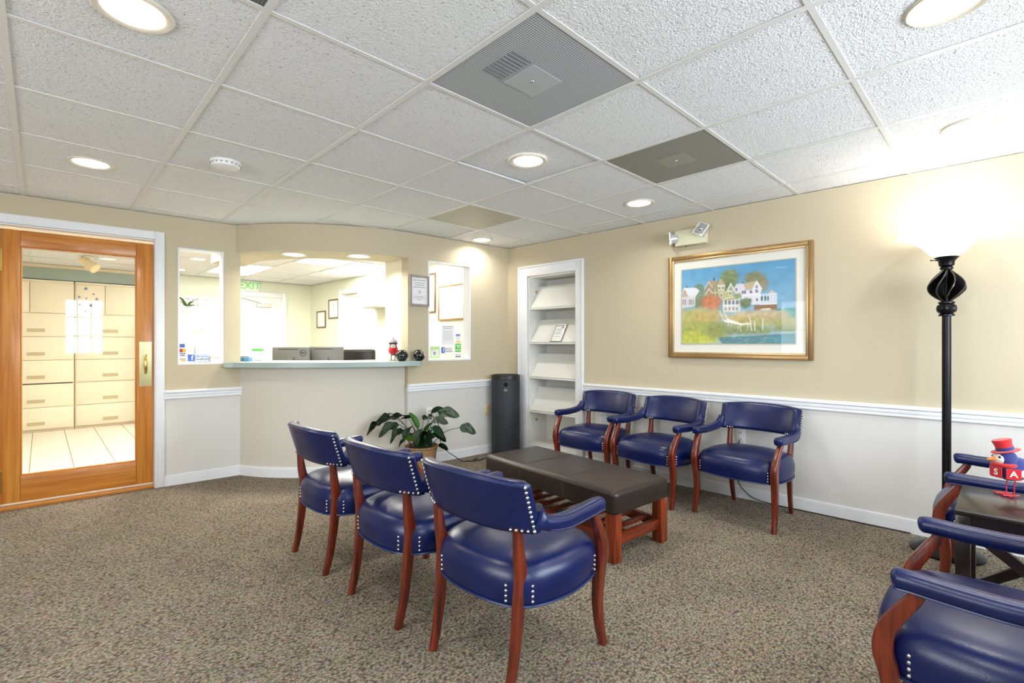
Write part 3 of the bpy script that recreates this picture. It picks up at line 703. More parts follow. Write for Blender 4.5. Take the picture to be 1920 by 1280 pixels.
    for x in (800, 850, 900, 950): poly([(x - 15, 588), (x + 17, 585), (x + 17, 640), (x - 15, 640)], (128, 132, 134)); poly([(x - 14, 680), (x + 14, 678), (x + 14, 712), (x - 14, 714)], (168, 160, 140))
    for x in (780, 825, 875, 925, 988): line((x, 580), (x, 745), 1.8, (244, 244, 244))
    line((750, 575), (905, 545), 2.4, (244, 244, 240)); line((905, 545), (992, 566), 2.4, (244, 244, 240)); line((765, 655), (990, 645), 2.4, (244, 244, 244))
    # right house
    poly([(900, 440), (940, 372), (1040, 372), (1060, 440), (1000, 520), (930, 520)], (218, 214, 224)); poly([(1030, 370), (1205, 335), (1150, 440), (1060, 455)], (196, 178, 144)); poly([(1150, 450), (1205, 332), (1272, 440), (1250, 520), (1160, 520)], (232, 230, 236)); poly([(1000, 460), (1160, 445), (1255, 450), (1250, 640), (1030, 640), (1000, 540)], (226, 224, 230))
    for (x, y) in ((938, 445), (1025, 482), (1052, 482), (1130, 478), (1205, 468), (1198, 412), (1215, 412), (1210, 580), (1115, 580)):
        w = 6 if y == 412 else 13; poly([(x - w, y - 20), (x + w, y - 20), (x + w, y + 20), (x - w, y + 20)], (126, 120, 138))
    line((1152, 445), (1205, 335), 2, (248, 248, 248)); line((1205, 335), (1272, 440), 2, (248, 248, 248)); line((1000, 520), (1250, 512), 2, (246, 246, 248))
    poly([(1250, 525), (1465, 505), (1465, 640), (1250, 645)], (206, 214, 226)); poly([(1345, 510), (1400, 455), (1462, 505)], (214, 196, 172))
    for x in (1275, 1318, 1348): poly([(x - 14, 535), (x + 12, 533), (x + 12, 590), (x - 14, 592)], (72, 112, 112))
    for x in (1255, 1300, 1338, 1380, 1420, 1463): line((x, 520), (x, 640), 1.6, (244, 244, 248))
    line((1250, 640), (1465, 632), 2.6, (246, 246, 246)); line((1250, 512), (1465, 500), 2.2, (246, 246, 246))
    poly([(1170, 650), (1465, 640), (1468, 715), (1170, 715)], (150, 112, 84)); poly([(1250, 700), (1385, 690), (1385, 712), (1255, 716)], (246, 240, 232)); poly([(1015, 345), (1030, 335), (1030, 370), (1018, 372)], (90, 84, 80))
    blob((1060, 620), 95, 80, (110, 124, 92), .9); blob((960, 530), 60, 45, (146, 150, 100), .8)
    poly([(1525, 712), (1535, 680), (1550, 708)], (248, 248, 248))
    # shrubs and dunes
    blob((600, 610), 165, 110, (200, 124, 84), .95); blob((640, 680), 120, 60, (196, 132, 96), .8)
    blob((470, 790), 420, 130, (196, 182, 128), .92, .5); blob((330, 830), 330, 150, (186, 180, 112), .9, .5); blob((560, 820), 260, 130, (196, 172, 110), .8, .5)
    blob((1150, 800), 420, 110, (204, 184, 148), .95, .45); blob((1450, 780), 300, 90, (200, 180, 144), .9, .5); blob((1600, 880), 320, 110, (176, 168, 108), .9, .5); blob((1100, 880), 420, 110, (178, 170, 108), .9, .5); blob((940, 830), 180, 60, (204, 178, 118), .7, .5)
    poly([(150, 860), (800, 860), (800, 1000), (150, 1160)], (168, 168, 92), .55); blob((420, 1020), 460, 170, (170, 176, 88), .92, .5); blob((380, 1090), 430, 120, (196, 200, 84), .8, .5); blob((700, 980), 260, 130, (146, 154, 92), .8, .5)
    blob((1100, 980), 460, 70, (136, 148, 98), .9, .5); blob((1600, 950), 200, 70, (140, 152, 104), .8, .5)
    # water in front
    yy = (1060, 1040, 1060, 1030, 1035); poly([(700, 1070), (900, 1060), (1100, 1050), (1300, 1035), (1720, 1010), (1720, 1165), (760, 1165)], (98, 140, 146)); blob((1560, 1090), 260, 70, (84, 152, 170), .6, .6)
    for _ in range(60):
        x = rs.uniform(800, 1690); y = rs.uniform(1045, 1140); line((x, y), (x + rs.uniform(15, 55), y - 2), .9, (206, 222, 224), .6)
    # boardwalk and piles
    for k in range(7):
        t_ = k / 6; line((735 + 70 * t_, 765 + 75 * t_), (795 + 40 * t_, 760 + 72 * t_), 1.2, (236, 234, 228))
    line((722, 730), (772, 850), 2.4, (244, 242, 238)); line((780, 750), (835, 830), 2, (244, 242, 238))
    poly([(765, 850), (835, 828), (900, 850), (1010, 888), (1130, 880), (1130, 896), (1000, 912), (880, 885), (800, 872)], (242, 240, 234))
    for x, y0, y1 in ((835, 880, 915), (870, 885, 915), (965, 915, 955), (995, 912, 985), (1085, 870, 965), (1110, 895, 930)): line((x, y0), (x + 2, y1), 2, (238, 236, 230))
    for (x0, y0, x1, y1) in ((1118, 812, 1140, 980), (1178, 858, 1180, 975), (1284, 825, 1282, 970)): line((x0, y0), (x1, y1), 3, (240, 236, 226))
    b = img.copy(); b[1:-1, 1:-1] = (img[1:-1, 1:-1] * 2 + img[:-2, 1:-1] + img[2:, 1:-1] + img[1:-1, :-2] + img[1:-1, 2:]) / 6
    return np.clip(b, 0, 255)
PA = painting()
def picture_mesh(img, w, h):
    NY, NX, _ = img.shape; me = bpy.data.meshes.new('print')
    xs = np.linspace(-w / 2, w / 2, NX); zs = np.linspace(-h / 2, h / 2, NY); XX, ZZ = np.meshgrid(xs, zs)
    co = np.stack([XX, np.zeros_like(XX), ZZ], -1).reshape(-1, 3); i = np.arange(NX * NY).reshape(NY, NX)
    q = np.stack([i[:-1, :-1], i[:-1, 1:], i[1:, 1:], i[1:, :-1]], -1).reshape(-1, 4)
    me.vertices.add(len(co)); me.vertices.foreach_set('co', co.ravel()); me.loops.add(q.size); me.loops.foreach_set('vertex_index', q.ravel()); me.polygons.add(len(q)); me.polygons.foreach_set('loop_start', np.arange(0, q.size, 4))
    me.update(); c = img.reshape(-1, 3) / 255.0; c = np.where(c <= .04045, c / 12.92, ((c + .055) / 1.055) ** 2.4)
    a = me.color_attributes.new('Col', 'FLOAT_COLOR', 'POINT'); a.data.foreach_set('color', np.concatenate([c, np.ones((len(c), 1))], 1).ravel())
    return me
m_print = bpy.data.materials.new('seaside_print'); m_print.use_nodes = True
_a = m_print.node_tree.nodes.new('ShaderNodeAttribute'); _a.attribute_name = 'Col'; _b = m_print.node_tree.nodes['Principled BSDF']; m_print.node_tree.links.new(_a.outputs['Color'], _b.inputs['Base Color']); _b.inputs['Roughness'].default_value = 0.6
t = fthing(RW, 'framed_print', 'large gold framed print of white seaside houses on the right wall', 'picture', 2.4455, -0.001, 1.483)
hw, hh = 0.532, 0.42
def frame_bm(bm, hw, hh, w, y0, y1, bev=0.004):
    for s in (-1, 1):
        box(bm, min(s * hw, s * (hw - w)), max(s * hw, s * (hw - w)), y0, y1, -hh, hh, bev); box(bm, -hw + w, hw - w, y0, y1, min(s * hh, s * (hh - w)), max(s * hh, s * (hh - w)), bev)
bm = BM(); frame_bm(bm, hw, hh, 0.03, -0.03, -0.001); obj('frame', bm, m_gold, t)
bm = BM(); frame_bm(bm, hw - 0.0295, hh - 0.0295, 0.018, -0.024, -0.004); obj('inner_moulding', bm, m_goldin, t)
bm = BM(); box(bm, -hw + .03, hw - .03, -0.009, -0.004, -hh + .03, hh - .03); obj('mat_board', bm, m_matb, t, smooth=False)
pw, ph = 0.84, 0.61; pm = picture_mesh(PA, pw, ph); pm.materials.append(m_print)
pic = obj('print', pm, None, t); pic.location = (0.001, -0.0105, 0.002)
bm = BM(); frame_bm(bm, pw / 2 + .006, ph / 2 + .006, 0.008, -0.0115, -0.009, 0); obj('mat_bevel', bm, mat('mat_edge_grey', (186, 184, 170), 0.7, noise=0.02), t, smooth=False)
bm = BM(); box(bm, -hw + .047, hw - .047, -0.014, -0.013, -hh + .047, hh - .047); obj('glazing', bm, glass_mat('picture_glass', refl=0.010), t, smooth=False)

# ------------------------------------------------------------------ emergency light
t = fthing(RW, 'emergency_light', 'almond twin-head emergency light on the right wall above the print', 'emergency light', 2.12, -0.001, 2.05)
m_em = mat('emergency_light_almond', (216, 214, 184), 0.45, noise=0.02)
bm = BM(); box(bm, -0.13, 0.125, -0.07, 0, -0.068, 0.062, 0.008); obj('housing', bm, m_em, t)
def lamp_head(x, z, ry, rz, tilt):
    bm = BM(); M = Matrix.Translation((x, -0.085, z)) @ Matrix.Rotation(rz, 4, 'Z') @ Matrix.Rotation(tilt, 4, 'X') @ Matrix.Rotation(ry, 4, 'Y')
    vs = box(bm, -0.05, 0.05, -0.012, 0.0, -0.05, 0.05, 0.008); vs2 = cyl(bm, (0, 0, 0), (0, 0.045, 0), 0.046, 0.028, 16)
    tf(bm, bm.verts, M); h = obj('lamp_head', bm, mat('clear_reflector', (214, 216, 220), 0.12, 0.6, noise=0.15, scale=40), t)
    bm = BM(); frame_bm(bm, 0.053, 0.053, 0.008, -0.016, -0.008, 0.002); tf(bm, bm.verts, M); obj('lamp_rim', bm, m_white, h)
    bm = BM(); sphere(bm, (0, -0.012, 0), 0.02, u=12, v=8); tf(bm, bm.verts, M); obj('bulb', bm, m_nail, h)
lamp_head(-0.15, -0.005, 0.1, -1.15, 0.05); lamp_head(0.10, 0.035, 0.5, -0.15, -0.35)
bm = BM(); box(bm, -0.06, -0.045, -0.03, -0.022, -0.072, -0.068); obj('test_button', bm, m_dark, t, smooth=False)

# ------------------------------------------------------------------ outlets
def outlet(F, a, z, label, m, plug=False):
    t = fthing(F, 'wall_outlet', label, 'outlet', a, -0.001, z)
    bm = BM(); box(bm, -0.036, 0.036, -0.006, 0, -0.058, 0.058, 0.003); obj('cover_plate', bm, m, t)
    for s in (-1, 1):
        bm = BM(); box(bm, -0.017, 0.017, -0.008, -0.005, s * 0.025 - 0.015, s * 0.025 + 0.015, 0.002); r = obj('receptacle', bm, m, t)
        bm = BM()
        for x in (-.007, .007): box(bm, x - .0015, x + .0015, -0.0088, -0.0078, s * 0.025 - 0.006, s * 0.025 + 0.007)
        obj('slot', bm, m_dark, r, smooth=False)
    return t
outlet(RW, 2.49, 0.475, 'white wall outlet seen under the back of the chair nearest the lamp', m_white)
outlet(RW, 1.25, 0.475, 'white wall outlet behind the chair beside the bookcase', m_white)
outlet(BW, -1.02, 0.495, 'white wall outlet with a black plug behind the potted plant', m_white)
outlet(BW, -0.30, 0.46, 'almond wall outlet just left of the black air purifier', m_alm)

# ------------------------------------------------------------------ floor lamp
LPX, LPY = 3.664, 0.244
t = thing('floor_lamp', 'dark bronze torchiere floor lamp with lit white glass bowl', 'lamp', (LPX, LPY, 0))
bm = BM(); lathe(bm, [(0.0, 0.0), (0.162, 0.0), (0.165, 0.012), (0.155, 0.022), (0.13, 0.028), (0.115, 0.04), (0.085, 0.055), (0.05, 0.068), (0.03, 0.085), (0.024, 0.11), (0.02, 0.115), (0, 0.115)], 40); obj('base', bm, m_iron, t)
bm = BM(); cyl(bm, (0, 0, 0.11), (0, 0, 1.345), 0.0205, n=24); obj('pole', bm, m_iron, t)
bm = BM(); lathe(bm, [(0.0205, 1.335), (0.036, 1.337), (0.036, 1.345), (0.028, 1.35), (0.04, 1.362), (0.043, 1.38), (0.04, 1.396), (0.03, 1.405), (0.037, 1.408), (0.037, 1.416), (0.022, 1.42), (0.0, 1.42)], 36, rib=lambda i, n, z: 1 + (0.05 * math.cos(12 * 2 * PI * i / n) if 1.36 < z < 1.40 else 0)); obj('collar', bm, m_iron, t)
# cage of eight twisted flat fins around a core
for k in range(8):
    bm = BM(); a0 = 2 * PI * k / 8; P = []
    for i in range(15):
        s = i / 14; z = 1.418 + 0.185 * s; r = 0.014 + 0.071 * math.sin(PI * (s ** 0.85)) ** 1.2; a = a0 + 0.9 * s
        P.append((r, a, z))
    outr = [Vector((r * math.cos(a), r * math.sin(a), z)) for r, a, z in P]
    inr = [Vector((max(r - 0.014 - 0.05 * math.sin(PI * i / 14), 0.008) * math.cos(a - .22 * math.sin(PI * i / 14)), max(r - 0.014 - 0.05 * math.sin(PI * i / 14), 0.008) * math.sin(a - .22 * math.sin(PI * i / 14)), z)) for i, (r, a, z) in enumerate(P)]
    vo = []
    for A, B in zip(outr, inr):
        n = Vector((-A.y, A.x, 0)).normalized() * 0.0022; vo.append([bm.verts.new(A + n), bm.verts.new(A - n), bm.verts.new(B - n), bm.verts.new(B + n)])
    for A, B in zip(vo, vo[1:]): bridge(bm, A, B)
    bm.faces.new(vo[0]); bm.faces.new(vo[-1][::-1])
    fin = obj('cage_fin', bm, m_iron, t)
    bm = BM(); tube(bm, outr, 0.0036, 6); obj('fin_edge', bm, m_ironw, fin)
bm = BM(); cyl(bm, (0, 0, 1.415), (0, 0, 1.61), 0.012, n=12); obj('core_rod', bm, m_iron, t)
bm = BM(); lathe(bm, [(0.0, 1.598), (0.028, 1.6), (0.03, 1.61), (0.024, 1.614), (0.034, 1.622), (0.036, 1.645), (0.05, 1.662), (0.056, 1.668), (0.05, 1.67), (0.03, 1.668), (0, 1.668)], 32); obj('cup', bm, m_iron, t)
bm = BM(); d_ = Vector((-0.716, 0.698, 0)); cyl(bm, d_ * 0.03 + Vector((0, 0, 1.648)), d_ * 0.085 + Vector((0, 0, 1.65)), 0.003, n=8); sphere(bm, d_ * 0.087 + Vector((0, 0, 1.65)), 0.005, u=8, v=6); obj('switch', bm, m_black, t)
bm = BM(); lathe(bm, [(0.0, 1.668), (0.05, 1.671), (0.075, 1.69), (0.105, 1.725), (0.145, 1.762), (0.19, 1.785), (0.222, 1.795), (0.222, 1.80), (0.188, 1.79), (0.142, 1.768), (0.10, 1.731), (0.07, 1.697), (0.045, 1.678), (0, 1.676)], 56); obj('glass_bowl', bm, m_shade, t)
pl_ = bpy.data.lights.new('torchiere_bulb', 'POINT'); pl_.energy = 4.8; pl_.color = (1.0, 0.97, 0.94); pl_.shadow_soft_size = 0.06
po = bpy.data.objects.new('torchiere_bulb', pl_); C.objects.link(po); po.location = (LPX, LPY, 1.85)

# ------------------------------------------------------------------ arm chairs
def seat_outline(s=1.0):
    K = [(0.262, 0.0), (0.255, 0.13), (0.225, 0.222), (0.15, 0.266), (0.0, 0.281), (-0.13, 0.256), (-0.205, 0.2), (-0.238, 0.11), (-0.246, 0.0), (-0.238, -0.11), (-0.205, -0.2), (-0.13, -0.256), (0.0, -0.281), (0.15, -0.266), (0.225, -0.222), (0.255, -0.13)]
    return crom([(x * s, y * s, 0) for x, y in K], 5, True)
def back_pt(y, z):
    e = min(abs(y) / 0.262, 1.0); w = e ** 2.8
    xb = -0.232 + 0.068 * w
    return xb - 0.058 * max(0, (z - 0.55) / 0.19)
def make_chair():
    t = thing('arm_chair', 'x', 'chair')
    O = seat_outline(); lv = [(0.93, 0.288), (0.985, 0.294), (1.0, 0.31), (1.015, 0.345), (1.012, 0.375), (0.985, 0.402), (0.93, 0.424), (0.84, 0.438), (0.7, 0.449), (0.5, 0.457), (0.28, 0.461)]
    bm = BM(); R = []
    for s, z in lv: R.append([bm.verts.new((p.x * s, p.y * s, z)) for p in O])
    for A, B in zip(R, R[1:]): bridge(bm, A, B)
    bm.faces.new(R[0][::-1]); bm.faces.new(R[-1]); st = obj('seat', bm, m_navy, t, ang=1.2)
    bm = BM(); tube(bm, [(p.x * 1.0, p.y * 1.0, 0.297) for p in O], 0.0048, 6, closed=True); obj('piping', bm, m_pipe, st)
    # back rest: curved upholstered panel
    bm = BM(); NU = 26; rings = []; HT = 0.0
    for i in range(NU + 1):
        u = -1 + 2 * i / NU; y = 0.272 * u; e = abs(u)
        zt = 0.748 - 0.016 * e ** 2; zb = 0.548
        cap = max(0.0, (e - 0.965) / 0.035); th = 0.026 * math.sqrt(max(0.02, 1 - cap * cap)); hcap = 0.006 * cap
        sec = []
        prof = [(-1, 0.10), (-1.02, 0.3), (-1.03, 0.5), (-1.02, 0.7), (-1, 0.90), (-0.86, 0.965), (-0.5, 0.995), (0, 1.0), (0.5, 0.995), (0.86, 0.965), (1, 0.88), (1.12, 0.7), (1.16, 0.5), (1.12, 0.3), (1, 0.12), (0.86, 0.04), (0.4, 0.005), (-0.4, 0.005), (-0.86, 0.03)]
        zs = zb + hcap; zh = zt - hcap - zs
        s_ = 1e-3; dxdy = (back_pt(y + s_, .6) - back_pt(y - s_, .6)) / (2 * s_); n = Vector((1, -dxdy, 0)).normalized()
        for tx, tz in prof:
            z = zs + zh * tz; c = Vector((back_pt(y, z), y, z)); sec.append(bm.verts.new(c + n * (tx * th)))
        rings.append(sec)
    for A, B in zip(rings, rings[1:]): bridge(bm, A, B)
    bm.faces.new(rings[0][::-1]); bm.faces.new(rings[-1]); bk = obj('backrest', bm, m_navy, t, ang=1.2)
    def surf(y, z, off):
        s_ = 1e-3; dxdy = (back_pt(y + s_, .6) - back_pt(y - s_, .6)) / (2 * s_); n = Vector((1, -dxdy, 0)).normalized()
        return Vector((back_pt(y, z), y, z)) - n * off
    bm = BM()
    tube(bm, [surf(0.25 * (-1 + i / 12), 0.737 - 0.016 * (1 - i / 12) ** 2, 0.0245) if i <= 12 else surf(0.25 * (i / 12 - 1), 0.737 - 0.016 * (i / 12 - 1) ** 2, 0.0245) for i in range(25)], 0.0042, 6); obj('piping', bm, m_pipe, bk)
    for s in (-1, 1):
        # arm rest
        P = crom([(-0.176, s * 0.254, 0.606), (-0.150, s * 0.260, 0.588), (-0.11, s * 0.268, 0.572), (-0.03, s * 0.274, 0.562), (0.08, s * 0.271, 0.562), (0.165, s * 0.272, 0.566), (0.192, s * 0.272, 0.565), (0.206, s * 0.272, 0.563)], 4)
        n = len(P); secs = []
        for i, p in enumerate(P):
            f = i / (n - 1); hh = 0.026 + 0.022 * max(0, 1 - f / 0.22) ** 1.5; hw = 0.026 + 0.004 * math.sin(PI * min(1, f * 1.1)) - 0.004 * (f < .1)
            k = 1.0
            if i >= n - 5: k = (1.0, 0.97, 0.9, 0.78, 0.55)[i - (n - 5)]
            secs.append((hw * k, hh * k, min(hw, hh) * 0.72 * k))
        bm = BM(); sweep(bm, P, secs, (0, 1, 0)); ar = obj('armrest', bm, m_navy, t, ang=1.2)
        bm = BM(); tube(bm, [(p.x, p.y - s * 0.0 + s * q[0] * 0.86, p.z - q[1] * 0.74) for p, q in zip(P[6:-2], secs[6:-2])], 0.0035, 6); obj('piping', bm, m_pipe, ar)
        # front leg
        P = crom([(0.234, s * 0.262, 0.0), (0.212, s * 0.259, 0.09), (0.203, s * 0.257, 0.19), (0.212, s * 0.259, 0.295), (0.226, s * 0.262, 0.36), (0.218, s * 0.264, 0.42), (0.186, s * 0.267, 0.48), (0.158, s * 0.270, 0.525), (0.15, s * 0.271, 0.552)], 4)
        n = len(P); secs = []
        for p in P:
            z = p.z; w = 0.0145 + 0.0055 * min(1, z / 0.33) if z < .36 else 0.020 - 0.004 * min(1, (z - .36) / .15)
            d = 0.0145 + 0.0085 * min(1, z / 0.33) if z < .38 else 0.023 - 0.006 * min(1, (z - .38) / .14)
            secs.append((w, d, 0.006))
        bm = BM(); sweep(bm, P, secs, (0, 1, 0)); obj('front_leg', bm, m_cherry, t, ang=0.9)
        # rear leg
        P = crom([(-0.246, s * 0.198, 0.0), (-0.222, s * 0.2, 0.10), (-0.205, s * 0.202, 0.22), (-0.195, s * 0.204, 0.33), (-0.192, s * 0.207, 0.40), (-0.203, s * 0.21, 0.47), (-0.214, s * 0.212, 0.575)], 4)
        secs = []
        for p in P:
            z = p.z; w = 0.012 + 0.0035 * min(1, z / 0.3) if z < .42 else 0.0155 - 0.002 * min(1, (z - .42) / .12)
            d = 0.0145 + 0.0075 * min(1, z / 0.35) if z < .42 else 0.022 - 0.007 * min(1, (z - .42) / .12)
            secs.append((w, d, 0.005))
        bm = BM(); sweep(bm, P, secs, (0, 1, 0)); obj('rear_leg', bm, m_cherry, t, ang=0.9)
    # nail heads
    bm = BM()
    def nail(c, d): sphere(bm, c, 0.0062, u=8, v=6)
    for s in (-1, 1):
        for i in range(10):
            z = 0.568 + 0.0168 * i; nail(surf(s * 0.256, z, 0.0275), None)
        for i in range(5): nail(surf(s * (0.256 - 0.0165 * i), 0.566, 0.0285), None)
        for i in range(3): nail(surf(s * (0.195 + 0.016 * i), 0.560, -0.0275), None)
        for lx, ly, hw_ in ((0.216, 0.262, 0.020), (-0.196, 0.206, 0.0165)):
            n = len(O); k0 = min(range(n), key=lambda q: (O[q].x - lx) ** 2 + (O[q].y - s * ly) ** 2)
            for dr in (-1, 1):
                q = k0
                while math.hypot(O[q].x - lx, O[q].y - s * ly) < hw_ + 0.013: q = (q + dr) % n
                for i in range(4): nail((O[q].x * 1.008, O[q].y * 1.008, 0.314 + 0.0175 * i), None)
    stuff(obj('nail_heads', bm, m_nail, t))
    return t
ch = make_chair()
GB = 'row of chairs with their backs to the camera'; GR = 'row of chairs along the right wall'; GS = 'pair of chairs beside the dark side table'
ch.location = (1.34, 1.365, 0); ch.rotation_euler = (0, 0, math.radians(3)); ch['label'] = 'navy leather armchair nearest the camera, first of the row seen from behind'; ch['group'] = GB
dup(ch, (1.300, 1.972, 0), math.radians(1.8), 'navy leather armchair in the middle of the row seen from behind', GB)
dup(ch, (1.283, 2.637, 0), math.radians(1), 'navy leather armchair farthest back in the row seen from behind, nearest the oak door', GB)
dup(ch, (3.49, 2.535, 0), math.radians(182), 'navy leather armchair against the right wall beside the bookcase', GR)
dup(ch, (3.465, 1.912, 0), math.radians(175), 'navy leather armchair in the middle of the row along the right wall', GR)
dup(ch, (3.505, 1.265, 0), math.radians(177), 'navy leather armchair nearest the floor lamp in the row along the right wall', GR)
dup(ch, (1.888, 0.010, 0), math.radians(90), 'navy leather armchair cut by the lower right corner, nearest the side table', GS)
dup(ch, (3.262, 0.0, 0), math.radians(90), 'navy leather armchair between the floor lamp and the dark side table', GS)

# ------------------------------------------------------------------ upholstered bench
t = thing('bench', 'long dark brown leather bench with slatted cherry base in the middle', 'bench', (2.485, 2.02, 0), math.radians(-4.6))
bw, bl = 0.255, 0.585
def rbox(bm, hx, hy, z0, z1, r, n=6):
    def rr(s, k):  # rounded rectangle ring
        P = []
        for sx, sy in ((1, 1), (-1, 1), (-1, -1), (1, -1)):
            for q in range(k + 1):
                a = math.atan2(sy, sx) - PI / 4 + PI / 2 * q / k; P.append((sx * (hx - r) + s * r * math.cos(a) - sx * 0, sy * (hy - r) + s * r * math.sin(a)))
        return P
    R = []; lv = [(0.55, z0), (0.9, z0 + 0.004), (1.0, z0 + 0.012), (1.02, (z0 + z1) / 2)]
    for q in range(0, n + 1):
        a = PI / 2 * q / n; lv.append((math.cos(a) * 1.0 if q < n else 0.02, z1 - r * 0.8 + r * 0.8 * math.sin(a)))
    for s, z in lv: R.append([bm.verts.new((x, y, z)) for x, y in rr(s, 5)])
    for A, B in zip(R, R[1:]): bridge(bm, A, B)
    bm.faces.new(R[0][::-1]); bm.faces.new(R[-1])
bm = BM(); rbox(bm, bw, bl, 0.262, 0.388, 0.035); cu = obj('cushion', bm, m_brownl, t, ang=1.2)
for y in (-0.195, 0.195):
    for dy in (-0.006, 0.006):
        bm = BM(); tube(bm, [(-bw - 0.0005, y + dy, 0.268), (-bw - 0.0005, y + dy, 0.355), (-bw + 0.012, y + dy, 0.378), (-bw + 0.04, y + dy, 0.3882), (0, y + dy, 0.3886), (bw - 0.04, y + dy, 0.3882), (bw - 0.012, y + dy, 0.378), (bw + 0.0005, y + dy, 0.355), (bw + 0.0005, y + dy, 0.268)], 0.0014, 5); obj('seam', bm, m_thread, cu)
for sx in (-1, 1):
    for sy in (-1, 1):
        bm = BM(); box(bm, sx * 0.218 - 0.032, sx * 0.218 + 0.032, sy * 0.545 - 0.032, sy * 0.545 + 0.032, 0, 0.264, 0.003); obj('leg', bm, m_bcherry, t)
    bm = BM(); box(bm, sx * 0.218 - 0.014, sx * 0.218 + 0.014, -0.513, 0.513, 0.085, 0.14, 0.002); obj('side_rail', bm, mat('bench_rail', (104, 38, 14), 0.3, noise=0.25, scale=14, coat=0.2), t)
    bm = BM(); box(bm, -0.186, 0.186, sx * 0.545 - 0.016, sx * 0.545 + 0.016, 0.085, 0.14, 0.002); obj('end_rail', bm, m_bslat, t)
for k in range(9):
    y = -0.45 + 0.1125 * k
    bm = BM(); box(bm, -0.204, 0.204, y - 0.021, y + 0.021, 0.118, 0.134, 0.002); obj('slat', bm, m_bslat, t)

# ------------------------------------------------------------------ side table
m_tab = wood('espresso_wood', (20, 13, 11), (34, 24, 20), 'Y', 0.28, 5, 7, 0.25)
t = thing('side_table', 'dark espresso side table with crossed sides between two armchairs', 'table', (2.650, -0.12, 0))
tx, ty, tz = 0.22, 0.26, 0.57
bm = BM(); box(bm, -tx, tx, -ty, ty, tz - 0.022, tz, 0.003); obj('tabletop', bm, m_tab, t)
bm = BM(); box(bm, -tx + .02, tx - .02, -ty + .02, ty - .02, tz - 0.075, tz - 0.0225); obj('apron', bm, m_tab, t, smooth=False)
bm = BM(); box(bm, -tx + .02, tx - .02, -ty + .02, ty - .02, 0.14, 0.16, 0.002); obj('shelf', bm, m_tab, t)
for sx in (-1, 1):
    for sy in (-1, 1):
        bm = BM(); box(bm, sx * (tx - .022) - .021, sx * (tx - .022) + .021, sy * (ty - .022) - .021, sy * (ty - .022) + .021, 0, tz - 0.022, 0.002); obj('leg', bm, m_tab, t)
    for k in (-1, 1):
        bm = BM(); L = math.hypot(2 * ty - .09, tz - 0.235); vs = box(bm, -0.011 + k * 0.004, 0.011 + k * 0.004, -L / 2, L / 2, -0.018, 0.018)
        tf(bm, vs, Matrix.Translation((sx * (tx - .022), 0, (tz - 0.075 + 0.16) / 2)) @ Matrix.Rotation(k * math.atan2(tz - 0.235, 2 * ty - .09), 4, 'X')); obj('cross_brace', bm, m_tab, t, smooth=False)

